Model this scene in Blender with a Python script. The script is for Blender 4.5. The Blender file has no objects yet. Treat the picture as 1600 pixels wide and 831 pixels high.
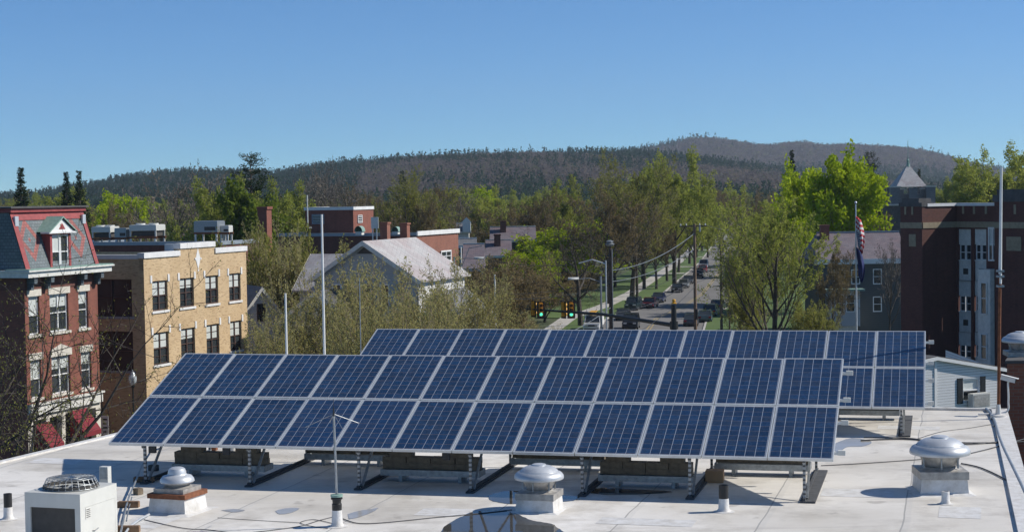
import bpy, math, random
import numpy as np
from mathutils import Vector, Matrix

# ------------------------------------------------------------------ camera, sky, sun, exposure
S = bpy.context.scene
COL = S.collection
R = math.radians
HC = 16.7                         # camera height above the street
FPX, PITCH, ROLL = 2670.0, 0.042, -0.0153
W_, H_ = 1600.0, 831.0
_cp, _sp = math.cos(PITCH), math.sin(PITCH)
FW = Vector((0, _cp, -_sp)); _up = Vector((0, _sp, _cp)); _rt = Vector((1, 0, 0))
_c, _s = math.cos(ROLL), math.sin(ROLL)
RT = _rt * _c + _up * _s
UP = _up * _c - _rt * _s
CAM = Vector((0, 0, HC))
cd = bpy.data.cameras.new('camera'); cam = bpy.data.objects.new('camera', cd); COL.objects.link(cam)
cd.sensor_width = 36; cd.lens = FPX / W_ * 36; cd.clip_start = 0.5; cd.clip_end = 30000
M = Matrix((RT, UP, -FW)).transposed().to_4x4(); M.translation = CAM
cam.matrix_world = M
S.camera = cam

SUN_AZ, SUN_EL = R(84), R(40)     # azimuth from +Y towards +X
HAZE_DENSITY = 0.85e-4
wd = bpy.data.worlds.new('World'); S.world = wd; wd.use_nodes = True
nt = wd.node_tree; bg = nt.nodes['Background']
sky = nt.nodes.new('ShaderNodeTexSky'); sky.sky_type = 'NISHITA'; sky.sun_disc = False
sky.sun_elevation = SUN_EL; sky.sun_rotation = SUN_AZ
sky.altitude = 6000; sky.air_density = 1.25; sky.dust_density = 0.0; sky.ozone_density = 7.5
tint_ = nt.nodes.new('ShaderNodeMix'); tint_.data_type = 'RGBA'; tint_.blend_type = 'MULTIPLY'; tint_.inputs[0].default_value = 1; tint_.inputs[7].default_value = (.82, 1.05, 1.07, 1)
nt.links.new(sky.outputs[0], tint_.inputs[6]); nt.links.new(tint_.outputs[2], bg.inputs[0]); bg.inputs[1].default_value = 0.094
ld = bpy.data.lights.new('sun', 'SUN'); ld.energy = 4.2; ld.angle = R(0.53); ld.color = (1.0, 0.95, 0.87)
sun = bpy.data.objects.new('sun', ld); COL.objects.link(sun)
SUNDIR = Vector((math.sin(SUN_AZ) * math.cos(SUN_EL), math.cos(SUN_AZ) * math.cos(SUN_EL), math.sin(SUN_EL)))
sun.rotation_euler = (-SUNDIR).to_track_quat('-Z', 'Y').to_euler()
sun.location = (60, 0, 80)
S.view_settings.view_transform = 'Standard'; S.view_settings.look = 'None'
S.view_settings.exposure = 0.22; S.view_settings.gamma = 1
S.cycles.max_bounces = 6; S.cycles.diffuse_bounces = 3; S.cycles.glossy_bounces = 3
S.cycles.transparent_max_bounces = 6; S.cycles.transmission_bounces = 3
S.cycles.use_adaptive_sampling = True
S.cycles.volume_bounces = 0

# ------------------------------------------------------------------ survey helpers (photo measurements -> metres)
def ray(px, py): return FW + RT * ((px - 800) / FPX) + UP * ((415.5 - py) / FPX)
def at(px, py, Y):
    d = ray(px, py); return CAM + d * (Y / d.y)
def onz(px, py, z):
    d = ray(px, py); return CAM + d * ((z - HC) / d.z)
def xat(px, Y): return at(px, 415, Y).x

# ------------------------------------------------------------------ objects
MATW = {}
def mw(o): return MATW.get(o.name, Matrix.Identity(4))
def tag(o, label=None, cat=None, group=None, kind=None):
    if label: o['label'] = label
    if cat: o['category'] = cat
    if group: o['group'] = group
    if kind: o['kind'] = kind
    return o
def empty(name, label, cat, loc=(0, 0, 0), rz=0, group=None):
    o = bpy.data.objects.new(name, None); COL.objects.link(o)
    o.location = loc; o.rotation_euler = (0, 0, rz); o.empty_display_size = 0.3
    MATW[o.name] = Matrix.Translation(Vector(loc)) @ Matrix.Rotation(rz, 4, 'Z')
    return tag(o, label, cat, group)
KIDS = {}
def kids(o): return KIDS.get(o.name, [])
def copy_tree(o, parent=None):
    c = o.copy(); COL.objects.link(c)
    if parent is not None:
        c.parent = parent; KIDS.setdefault(parent.name, []).append(c)
    for k in kids(o): copy_tree(k, c)
    return c
def place(o, loc, rz=0, label=None, group=None, scale=None):
    o.location = loc; o.rotation_euler = (0, 0, rz)
    if scale is not None: o.scale = scale
    if label: o['label'] = label
    if group: o['group'] = group
    return o

class MB:
    """collects faces; build() links them as ONE mesh object (world coordinates in, parent space out)"""
    def __init__(s): s.v = []; s.f = []; s.m = []
    def poly(s, pts, mi=0):
        n = len(s.v); s.v += [tuple(p) for p in pts]; s.f.append(tuple(range(n, n + len(pts)))); s.m.append(mi)
    def obox(s, o, ax, ay, az, mi=0):
        o = Vector(o); ax = Vector(ax); ay = Vector(ay); az = Vector(az)
        if ax.cross(ay).dot(az) < 0: o = o + ax; ax = -ax
        n = len(s.v)
        for k in range(8):
            s.v.append(tuple(o + ax * (k & 1) + ay * (k >> 1 & 1) + az * (k >> 2 & 1)))
        for q in ((0, 2, 3, 1), (4, 5, 7, 6), (0, 1, 5, 4), (2, 6, 7, 3), (0, 4, 6, 2), (1, 3, 7, 5)):
            s.f.append(tuple(n + i for i in q)); s.m.append(mi)
    def box(s, x0, x1, y0, y1, z0, z1, mi=0):
        s.obox((x0, y0, z0), (x1 - x0, 0, 0), (0, y1 - y0, 0), (0, 0, z1 - z0), mi)
    def bar(s, p, q, w, h=None, mi=0):
        h = h or w; p = Vector(p); q = Vector(q); d = q - p
        t = Vector((0, 0, 1)) if abs(d.normalized().z) < .95 else Vector((1, 0, 0))
        a = d.cross(t).normalized() * w; b = a.cross(d).normalized() * h
        s.obox(p - a / 2 - b / 2, a, b, d, mi)
    def tube(s, pts, r, n=8, mi=0, cap=True):
        pts = [Vector(p) for p in pts]; k = len(pts)
        rs = list(r) if hasattr(r, '__len__') else [r] * k
        base = len(s.v); prev = None
        for i, p in enumerate(pts):
            d = (pts[min(i + 1, k - 1)] - pts[max(i - 1, 0)])
            d = d.normalized() if d.length > 1e-9 else Vector((0, 0, 1))
            if prev is None:
                t = Vector((0, 0, 1)) if abs(d.z) < .9 else Vector((1, 0, 0)); a = d.cross(t).normalized()
            else:
                a = prev - d * prev.dot(d)
                a = a.normalized() if a.length > 1e-6 else d.orthogonal().normalized()
            prev = a; b = d.cross(a)
            for j in range(n):
                an = 2 * math.pi * j / n; s.v.append(tuple(p + (a * math.cos(an) + b * math.sin(an)) * rs[i]))
        for i in range(k - 1):
            for j in range(n):
                j2 = (j + 1) % n
                s.f.append((base + i * n + j, base + i * n + j2, base + (i + 1) * n + j2, base + (i + 1) * n + j)); s.m.append(mi)
        if cap:
            s.f.append(tuple(base + j for j in reversed(range(n)))); s.m.append(mi)
            s.f.append(tuple(base + (k - 1) * n + j for j in range(n))); s.m.append(mi)
    def lathe(s, c, prof, n=28, mi=0):
        c = Vector(c); base = len(s.v); k = len(prof)
        for r, z in prof:
            for j in range(n):
                an = 2 * math.pi * j / n; s.v.append((c.x + r * math.cos(an), c.y + r * math.sin(an), c.z + z))
        for i in range(k - 1):
            for j in range(n):
                j2 = (j + 1) % n
                s.f.append((base + i * n + j, base + i * n + j2, base + (i + 1) * n + j2, base + (i + 1) * n + j)); s.m.append(mi)
    def build(s, name, mats, parent=None, smooth=False, local=False, loc=None, rz=0, uv=True, kid=True):
        me = bpy.data.meshes.new(name)
        o = bpy.data.objects.new(name, me); COL.objects.link(o)
        v = s.v
        if parent is not None:
            o.parent = parent; MATW[o.name] = mw(parent); KIDS.setdefault(parent.name, []).append(o)
            if not local:
                inv = mw(parent).inverted(); v = [tuple(inv @ Vector(p)) for p in v]
        elif loc is not None:
            o.location = loc; o.rotation_euler = (0, 0, rz)
            m = Matrix.Translation(Vector(loc)) @ Matrix.Rotation(rz, 4, 'Z'); MATW[o.name] = m
            if not local:
                inv = m.inverted(); v = [tuple(inv @ Vector(p)) for p in v]
        me.from_pydata(v, [], s.f)
        if not isinstance(mats, (list, tuple)): mats = [mats]
        for m in mats: me.materials.append(m)
        if len(mats) > 1: me.polygons.foreach_set('material_index', s.m)
        if smooth:
            me.polygons.foreach_set('use_smooth', [True] * len(me.polygons))
            try: me.set_sharp_from_angle(angle=R(38))
            except Exception: pass
        if uv:
            L = me.uv_layers.new(name='uv').data
            for p in me.polygons:
                n = p.normal
                hz = Vector((-n.y, n.x, 0))
                if abs(n.z) < .8 and hz.length > 1e-6:
                    hz.normalize(); t = n.cross(hz)
                    if t.z < 0: t = -t
                    for li in p.loop_indices:
                        c = me.vertices[me.loops[li].vertex_index].co; L[li].uv = (c.dot(hz), c.dot(t))
                else:
                    for li in p.loop_indices:
                        c = me.vertices[me.loops[li].vertex_index].co; L[li].uv = (c.x, c.y)
        me.update()
        return o
def thing(mb, name, label, cat, mats, loc, rz=0, group=None, kind=None, **kw):
    return tag(mb.build(name, mats, loc=loc, rz=rz, **kw), label, cat, group, kind)

# ------------------------------------------------------------------ materials
def lin(c):
    return tuple((x / 255 / 12.92 if x / 255 <= .04045 else ((x / 255 + .055) / 1.055) ** 2.4) for x in c)
class NM:
    def __init__(s, name):
        s.m = bpy.data.materials.new(name); s.m.use_nodes = True; s.t = s.m.node_tree; s.b = s.t.nodes['Principled BSDF']
    def n(s, typ, **kw):
        nd = s.t.nodes.new(typ)
        for k, v in kw.items():
            if k.startswith('i_'):
                key = k[2:]; key = int(key) if key.isdigit() else key.replace('_', ' ')
                nd.inputs[key].default_value = v
            else: setattr(nd, k, v)
        return nd
    def l(s, a, b): s.t.links.new(a, b)
    def math(s, op, a, b=None, c=None):
        nd = s.n('ShaderNodeMath', operation=op)
        for i, x in enumerate((a, b, c)):
            if x is None: continue
            if isinstance(x, (int, float)): nd.inputs[i].default_value = x
            else: s.l(x, nd.inputs[i])
        return nd.outputs[0]
    def mix(s, f, a, b, mode='MIX'):
        nd = s.n('ShaderNodeMix', data_type='RGBA', blend_type=mode)
        for k, x in ((0, f), (6, a), (7, b)):
            if isinstance(x, (int, float)): nd.inputs[k].default_value = x
            elif isinstance(x, tuple): nd.inputs[k].default_value = (*x[:3], 1)
            else: s.l(x, nd.inputs[k])
        return nd.outputs[2]
    def ramp(s, f, stops):
        nd = s.n('ShaderNodeValToRGB'); cr = nd.color_ramp
        while len(cr.elements) < len(stops): cr.elements.new(.5)
        for e, (p, c) in zip(cr.elements, stops):
            e.position = p; e.color = (*c, 1) if isinstance(c, tuple) else (c, c, c, 1)
        s.l(f, nd.inputs[0]); return nd.outputs[0]
    def noise(s, vec, scale, detail=4, rough=.55):
        nd = s.n('ShaderNodeTexNoise'); nd.inputs['Scale'].default_value = scale; nd.inputs['Detail'].default_value = detail
        nd.inputs['Roughness'].default_value = rough
        if vec is not None: s.l(vec, nd.inputs['Vector'])
        return nd.outputs[0]
    def bump(s, h, strength=.3, dist=.02):
        nd = s.n('ShaderNodeBump'); nd.inputs['Strength'].default_value = strength; nd.inputs['Distance'].default_value = dist
        s.l(h, nd.inputs['Height']); s.l(nd.outputs[0], s.b.inputs['Normal'])
    def uv(s): return s.n('ShaderNodeUVMap', uv_map='uv').outputs[0]
    def obj(s): return s.n('ShaderNodeTexCoord').outputs['Object']
    def col(s, x):
        if isinstance(x, tuple): s.b.inputs['Base Color'].default_value = (*x[:3], 1)
        else: s.l(x, s.b.inputs['Base Color'])
    def set(s, rough=.6, metal=0, spec=None):
        s.b.inputs['Roughness'].default_value = rough; s.b.inputs['Metallic'].default_value = metal
        if spec is not None: s.b.inputs['Specular IOR Level'].default_value = spec
        return s.m
def plain(name, c, rough=.6, metal=0, var=.18, scale=6, spec=None, bump=0):
    m = NM(name); o = m.obj()
    f = m.noise(o, scale, 5, .6)
    m.col(m.mix(m.ramp(f, [(.3, 0.0), (.7, 1.0)]), tuple(x * (1 - var) for x in c), tuple(min(1, x * (1 + var)) for x in c)))
    if bump: m.bump(f, bump, .02)
    return m.set(rough, metal, spec)

def brick_mat(name, c1, c2, mortar, bw=.215, bh=.075, var=.5, bumpy=True):
    m = NM(name); uv = m.uv()
    b = m.n('ShaderNodeTexBrick'); m.l(uv, b.inputs['Vector'])
    b.inputs['Scale'].default_value = 1; b.inputs['Brick Width'].default_value = bw; b.inputs['Row Height'].default_value = bh
    b.inputs['Mortar Size'].default_value = .008; b.inputs['Mortar Smooth'].default_value = .2; b.inputs['Bias'].default_value = -.2
    b.inputs['Color1'].default_value = (*c1, 1); b.inputs['Color2'].default_value = (*c2, 1); b.inputs['Mortar'].default_value = (*mortar, 1)
    f = m.noise(uv, .7, 5, .65); mp_ = m.n('ShaderNodeMapping'); m.l(uv, mp_.inputs[0]); mp_.inputs['Scale'].default_value = (1.6, .14, 1); st_ = m.noise(mp_.outputs[0], 1.0, 5, .6)
    bo = m.mix(m.math('MULTIPLY', m.ramp(st_, [(.5, 0.0), (.75, 1.0)]), .45), b.outputs[0], m.mix(1.0, b.outputs[0], (.5, .5, .52), 'MULTIPLY'))
    m.col(m.mix(m.ramp(f, [(.25, 0.0), (.75, 1.0)]), bo, m.mix(1.0, bo, (1 - var * .45,) * 3, 'MULTIPLY')))
    if bumpy: m.bump(b.outputs[1], -.25, .01)
    return m.set(.85)

MT = {}
def build_materials():
    g = MT
    # white roofing membrane: dirt, water marks, welded seams
    m = NM('membrane'); o = m.obj()
    big = m.noise(o, .16, 6, .62); mid = m.noise(o, .9, 6, .65); fine = m.noise(o, 9, 4, .6)
    mp = m.n('ShaderNodeMapping'); m.l(o, mp.inputs[0]); mp.inputs['Rotation'].default_value = (0, 0, .245); mp.inputs['Scale'].default_value = (.35, 2.2, 1)
    streak = m.noise(mp.outputs[0], .8, 6, .7)
    c = m.mix(m.ramp(big, [(.36, 0.0), (.64, 1.0)]), (.87, .84, .79), (.62, .58, .51))
    c = m.mix(m.math('MULTIPLY', m.ramp(mid, [(.48, 0.0), (.70, 1.0)]), .75), c, (.42, .385, .33))
    c = m.mix(m.math('MULTIPLY', m.ramp(streak, [(.52, 0.0), (.74, 1.0)]), .7), c, (.40, .365, .32))
    spot = m.noise(o, 2.3, 3, .5); c = m.mix(m.math('MULTIPLY', m.ramp(spot, [(.66, 0.0), (.72, 1.0)]), .45), c, (.30, .27, .23))
    c = m.mix(m.math('MULTIPLY', m.ramp(fine, [(.55, 0.0), (.8, 1.0)]), .2), c, (.5, .48, .44))
    sx = m.n('ShaderNodeSeparateXYZ'); mp2 = m.n('ShaderNodeMapping'); m.l(o, mp2.inputs[0]); mp2.inputs['Rotation'].default_value = (0, 0, .26); m.l(mp2.outputs[0], sx.inputs[0])
    wob = m.math('MULTIPLY', m.math('SUBTRACT', m.noise(o, .5, 2), .5), .12)
    fr = m.math('FRACT', m.math('DIVIDE', m.math('ADD', m.math('ADD', sx.outputs[0], wob), 100.55), 1.98))
    seam = m.math('LESS_THAN', fr, .011)
    lap = m.math('LESS_THAN', fr, .055)
    c = m.mix(m.math('MULTIPLY', lap, .22), c, (.5, .49, .47))
    c = m.mix(m.math('MULTIPLY', seam, .75), c, (.30, .29, .27))
    m.col(c); m.bump(m.math('ADD', m.math('MULTIPLY', mid, .5), m.math('MULTIPLY', fine, .2)), .35, .03)
    m.set(.55); g['membrane'] = m.m
    m = NM('membrane_flashing'); o = m.obj(); f = m.noise(o, 5, 6, .7)
    m.col(m.mix(m.ramp(f, [(.4, 0.0), (.75, 1.0)]), (.74, .73, .71), (.5, .47, .42))); m.bump(f, .5, .03); m.set(.5); g['flash'] = m.m
    # standing water film
    m = NM('puddle_water'); o = m.obj(); f = m.noise(o, 3, 5, .6)
    m.col(m.mix(f, (.035, .034, .032), (.10, .092, .08))); m.set(.03, 0, .5); m.b.inputs['IOR'].default_value = 1.33
    f2 = m.noise(o, 14, 2); m.bump(f2, .02, .01); g['water'] = m.m
    m = NM('damp_film'); o = m.obj(); f = m.noise(o, 2.2, 6, .6)
    m.col(m.mix(f, (.30, .285, .26), (.50, .48, .45))); m.set(.16, 0, .5); g['damp'] = m.m
    # solar cells (object space: 6 x 10 cells)
    m = NM('solar_cells'); o = m.obj(); sp = m.n('ShaderNodeSeparateXYZ'); m.l(o, sp.inputs[0])
    u = m.math('DIVIDE', m.math('SUBTRACT', sp.outputs[0], .0285), .1547); v = m.math('DIVIDE', m.math('SUBTRACT', sp.outputs[1], .0425), .156)
    fu = m.math('FRACT', u); fv = m.math('FRACT', v)
    du = m.math('MINIMUM', fu, m.math('SUBTRACT', 1.0, fu)); dv = m.math('MINIMUM', fv, m.math('SUBTRACT', 1.0, fv))
    cb = m.n('ShaderNodeCombineXYZ'); m.l(m.math('FLOOR', u), cb.inputs[0]); m.l(m.math('FLOOR', v), cb.inputs[1])
    rnd = m.n('ShaderNodeObjectInfo').outputs['Random']; m.l(m.math('MULTIPLY', rnd, 57.0), cb.inputs[2])
    wn = m.n('ShaderNodeTexWhiteNoise'); m.l(cb.outputs[0], wn.inputs[0])
    ad = m.n('ShaderNodeVectorMath', operation='ADD'); m.l(o, ad.inputs[0]); m.l(wn.outputs['Color'], ad.inputs[1])
    vo = m.n('ShaderNodeTexVoronoi'); vo.inputs['Scale'].default_value = 28; m.l(ad.outputs[0], vo.inputs['Vector'])
    gr = m.n('ShaderNodeSeparateXYZ'); m.l(vo.outputs['Color'], gr.inputs[0])
    fac = m.math('ADD', m.math('MULTIPLY', gr.outputs[0], .5), m.math('MULTIPLY', wn.outputs['Value'], .5))
    cell = m.ramp(fac, [(0, (.004, .015, .040)), (.55, (.007, .028, .074)), (1, (.014, .050, .125))])
    cell = m.mix(m.math('MULTIPLY', m.math('GREATER_THAN', rnd, .8), .25), cell, (.010, .040, .13))
    vl = m.math('LESS_THAN', du, .021); hl = m.math('LESS_THAN', dv, .021)
    cell = m.mix(hl, cell, (.20, .15, .125)); cell = m.mix(vl, cell, (.42, .45, .50))
    dn = m.noise(ad.outputs[0], 1.1, 5, .65); cell = m.mix(m.math('MULTIPLY', m.ramp(dn, [(.42, 0.0), (.8, 1.0)]), .10), cell, (.30, .30, .29)); m.col(cell); m.set(.32, 0, .5)
    m.b.inputs['Coat Weight'].default_value = 1; m.b.inputs['Coat Roughness'].default_value = .06; m.b.inputs['Coat IOR'].default_value = 1.45
    g['cells'] = m.m
    g['alu'] = plain('aluminium', (.62, .65, .67), .38, .35, .08, 4)
    g['galv'] = plain('galvanised', (.33, .35, .36), .45, .6, .25, 14)
    g['spun'] = plain('spun_aluminium', (.56, .58, .60), .42, .35, .16, 4)
    g['spun_dirty'] = plain('weathered_aluminium', (.40, .38, .35), .5, .35, .3, 8)
    m = NM('perforated_strut'); o = m.obj(); sp = m.n('ShaderNodeSeparateXYZ'); m.l(o, sp.inputs[0])
    hole = m.math('GREATER_THAN', m.math('FRACT', m.math('MULTIPLY', sp.outputs[2], 14.0)), .55)
    m.col(m.mix(m.math('MULTIPLY', hole, .8), (.36, .37, .37), (.03, .03, .03))); m.set(.5, .4); g['strut'] = m.m
    m = NM('perforated_strut_across'); o = m.obj(); sp = m.n('ShaderNodeSeparateXYZ'); m.l(o, sp.inputs[0]); hole = m.math('GREATER_THAN', m.math('FRACT', m.math('MULTIPLY', sp.outputs[0], 14.0)), .55)
    m.col(m.mix(m.math('MULTIPLY', hole, .8), (.36, .37, .37), (.03, .03, .03))); m.set(.5, .4); g['strut_h'] = m.m
    g['rubber'] = plain('dark_rail_pad', (.07, .072, .075), .8, 0, .3, 8)
    g['concrete'] = plain('ballast_concrete', (.18, .142, .10), .95, 0, .3, 11, bump=.4)
    g['black'] = plain('black_plastic', (.014, .014, .015), .45, 0, .3, 9)
    g['darkmetal'] = plain('dark_painted_metal', (.02, .022, .022), .5, 0, .3, 9)
    g['white'] = plain('white_paint', (.76, .76, .74), .5, 0, .06, 3)
    g['offwhite'] = plain('weathered_white_paint', (.68, .67, .62), .6, 0, .14, 3)
    g['stone'] = plain('pale_stone', (.62, .58, .50), .8, 0, .15, 4)
    g['beige'] = plain('beige_enamel', (.58, .58, .54), .45, 0, .06, 4)
    g['coil'] = None
    m = NM('condenser_fins'); o = m.obj(); f = m.noise(o, 7, 5, .7)
    m.col(m.mix(f, (.035, .033, .030), (.10, .092, .082))); m.set(.75); g['coil'] = m.m
    g['rust'] = plain('rusty_steel', (.20, .075, .035), .85, 0, .4, 12)
    g['wood'] = plain('weathered_wood', (.20, .125, .075), .85, 0, .35, 10)
    g['cardboard'] = plain('cardboard', (.36, .23, .13), .85, 0, .12, 3)
    g['copper'] = plain('green_copper', (.22, .34, .29), .7, 0, .2, 5)
    g['slate'] = None
    g['redpaint'] = plain('red_trim_paint', (.30, .058, .055), .6, 0, .18, 3)
    g['awning'] = plain('red_canvas', (.19, .015, .025), .85, 0, .15, 2)
    g['brick_red'] = brick_mat('red_brick', (.30, .095, .06), (.22, .068, .045), (.24, .13, .10), var=.55)
    g['brick_dark'] = brick_mat('maroon_brick', (.20, .070, .05), (.14, .05, .038), (.16, .10, .08), var=.6)
    g['brick_mid'] = brick_mat('orange_brick', (.33, .12, .075), (.25, .085, .055), (.26, .17, .13), var=.5)
    # mottled yellow brick with scattered brown headers
    m = NM('yellow_brick'); uv = m.uv()
    b = m.n('ShaderNodeTexBrick'); m.l(uv, b.inputs['Vector']); b.inputs['Scale'].default_value = 1
    b.inputs['Brick Width'].default_value = .23; b.inputs['Row Height'].default_value = .078; b.inputs['Mortar Size'].default_value = .007
    b.inputs['Bias'].default_value = -.62
    b.inputs['Color1'].default_value = (.64, .47, .27, 1); b.inputs['Color2'].default_value = (.24, .14, .075, 1); b.inputs['Mortar'].default_value = (.54, .43, .30, 1)
    f = m.noise(uv, .6, 5, .6); f2 = m.noise(uv, 5, 3, .6)
    c = m.mix(m.ramp(f, [(.3, 0.0), (.75, 1.0)]), b.outputs[0], m.mix(1.0, b.outputs[0], (.80, .76, .70), 'MULTIPLY'))
    mp = m.n('ShaderNodeMapping'); m.l(uv, mp.inputs[0]); mp.inputs['Scale'].default_value = (1.3, 5, 1)
    f3 = m.noise(mp.outputs[0], 1.6, 2, .5)
    c = m.mix(m.math('MULTIPLY', m.ramp(f3, [(.60, 0.0), (.66, 1.0)]), .55), c, (.25, .14, .07))
    m.col(c); m.bump(b.outputs[1], -.2, .01); m.set(.85); g['brick_yellow'] = m.m
    # slates: courses with individual tone
    def slate(name, c1, c2, mort, bw=.3, bh=.2, var=.5, warm=None):
        m = NM(name); uv = m.uv(); b = m.n('ShaderNodeTexBrick'); m.l(uv, b.inputs['Vector']); b.inputs['Scale'].default_value = 1
        b.inputs['Brick Width'].default_value = bw; b.inputs['Row Height'].default_value = bh; b.inputs['Mortar Size'].default_value = .012
        b.inputs['Color1'].default_value = (*c1, 1); b.inputs['Color2'].default_value = (*c2, 1); b.inputs['Mortar'].default_value = (*mort, 1)
        f = m.noise(uv, .35, 5, .7); c = b.outputs[0]
        if warm: c = m.mix(m.math('MULTIPLY', m.ramp(f, [(.42, 0.0), (.6, 1.0)]), .75), c, m.mix(1.0, c, warm, 'MULTIPLY'))
        f2 = m.noise(uv, 2.5, 4, .6)
        c = m.mix(m.math('MULTIPLY', f2, .35), c, m.mix(1.0, c, (.55, .55, .55), 'MULTIPLY'))
        m.col(c); m.bump(b.outputs[1], -.4, .02); m.set(.6); return m.m
    g['slate'] = slate('blue_slate', (.10, .125, .14), (.15, .175, .19), (.04, .045, .05))
    g['slate_purple'] = slate('purple_slate', (.24, .20, .21), (.17, .15, .165), (.09, .08, .09), .5, .22, warm=(.9, .75, .75))
    g['slate_pale'] = slate('pale_worn_slate', (.58, .56, .54), (.46, .45, .44), (.28, .27, .27), .6, .25, warm=(.8, .68, .68))
    g['slate_grey'] = slate('grey_shingle', (.22, .22, .225), (.17, .17, .18), (.1, .1, .1), .4, .2)
    def boards(name, c, step, depth=.35, dark=.55):
        m = NM(name); uv = m.uv(); sp = m.n('ShaderNodeSeparateXYZ'); m.l(uv, sp.inputs[0])
        fr = m.math('FRACT', m.math('DIVIDE', sp.outputs[1], step)); f = m.noise(uv, 1.4, 4, .6)
        cc = m.mix(m.math('MULTIPLY', f, .3), c, tuple(x * .75 for x in c))
        m.col(m.mix(m.math('LESS_THAN', fr, .16), cc, tuple(x * dark for x in c))); m.bump(fr, depth, .02); return m.set(.6)
    g['siding_white'] = boards('white_clapboard', (.80, .80, .80), .115, .5, .45)
    g['siding_far'] = boards('white_board_siding', (.72, .71, .68), .2, .3, .7)
    g['siding_grey'] = boards('pale_grey_boards', (.44, .46, .47), .18, .3, .8)
    g['shingle_dark'] = boards('dark_grey_shingle_wall', (.075, .085, .085), .22, .4, .6)
    m = NM('window_glass'); o = m.obj(); f = m.noise(o, .8, 2); m.col(m.mix(f, (.018, .022, .025), (.05, .06, .065))); m.set(.06, 0, .6); g['glass'] = m.m
    g['blind'] = plain('window_blind', (.55, .58, .55), .7, 0, .1, 2)
    g['brownframe'] = plain('brown_window_frame', (.085, .05, .04), .6, 0, .15, 3)
    g['bark'] = plain('bark', (.075, .062, .05), .95, 0, .35, 5, bump=.5)
    g['bark_pale'] = plain('grey_bark', (.15, .135, .115), .95, 0, .35, 5, bump=.5)
    g['polewood'] = plain('utility_pole_wood', (.20, .135, .09), .9, 0, .25, 3)
    g['polewood_dark'] = plain('dark_utility_pole_wood', (.10, .07, .052), .9, 0, .25, 3)
    g['wire'] = plain('cable_sheath', (.05, .05, .052), .5, 0, .2, 3)
    g['signal_yellow'] = plain('signal_yellow', (.62, .32, .02), .5, 0, .1, 4)
    g['stone_dull'] = plain('dull_sandstone', (.30, .25, .17), .85, 0, .2, 4)
    g['brick_school'] = brick_mat('school_brick', (.15, .052, .04), (.105, .038, .03), (.12, .075, .06), var=.6)
    g['tar'] = plain('dark_roofing', (.09, .088, .088), .85, 0, .25, 2)
    g['coping'] = plain('blue_grey_coping', (.30, .34, .38), .5, .2, .12, 2)
    g['coping_white'] = plain('white_coping', (.74, .73, .71), .6, 0, .1, 1.5)
    # asphalt, grass, walk, ground
    m = NM('asphalt'); o = m.obj(); a = m.noise(o, .05, 5, .6); f = m.noise(o, 1.2, 5, .7)
    c = m.mix(m.ramp(a, [(.3, 0.0), (.7, 1.0)]), (.16, .152, .143), (.215, .205, .195)); c = m.mix(m.math('MULTIPLY', f, .3), c, (.10, .098, .095)); m.col(c); m.set(.9); g['asphalt'] = m.m
    g['walk'] = plain('concrete_walk', (.42, .40, .37), .9, 0, .18, .8)
    m = NM('lawn'); o = m.obj(); a = m.noise(o, .12, 5, .6); f = m.noise(o, 2.5, 4, .7)
    c = m.mix(m.ramp(a, [(.3, 0.0), (.7, 1.0)]), (.055, .115, .018), (.085, .15, .03)); c = m.mix(m.math('MULTIPLY', f, .45), c, (.10, .10, .035)); m.col(c); m.set(.95); g['lawn'] = m.m
    m = NM('ground'); o = m.obj(); a = m.noise(o, .02, 6, .65); f = m.noise(o, .5, 5, .7)
    c = m.ramp(a, [(.3, (.085, .075, .05)), (.5, (.06, .085, .025)), (.7, (.11, .10, .07))]); c = m.mix(m.math('MULTIPLY', f, .5), c, (.05, .05, .03)); m.col(c); m.set(.95); g['ground'] = m.m
    g['line'] = plain('yellow_road_paint', (.34, .26, .12), .8, 0, .2, 3)
    g['line_white'] = plain('white_road_paint', (.7, .7, .68), .8, 0, .2, 3)
build_materials()
def emit_mat(name, c, st):
    m = NM(name); m.col(c); m.b.inputs['Emission Color'].default_value = (*c, 1); m.b.inputs['Emission Strength'].default_value = st; return m.set(.4)
MT['green_lamp'] = emit_mat('lit_green_lens', (.10, .85, .55), 1.1)
MT['lens_dark'] = plain('unlit_lens', (.10, .05, .01), .3)
MT['head'] = plain('headlight_glass', (.6, .6, .6), .1, .3)
MT['tail'] = plain('tail_light', (.35, .01, .01), .25)

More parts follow.
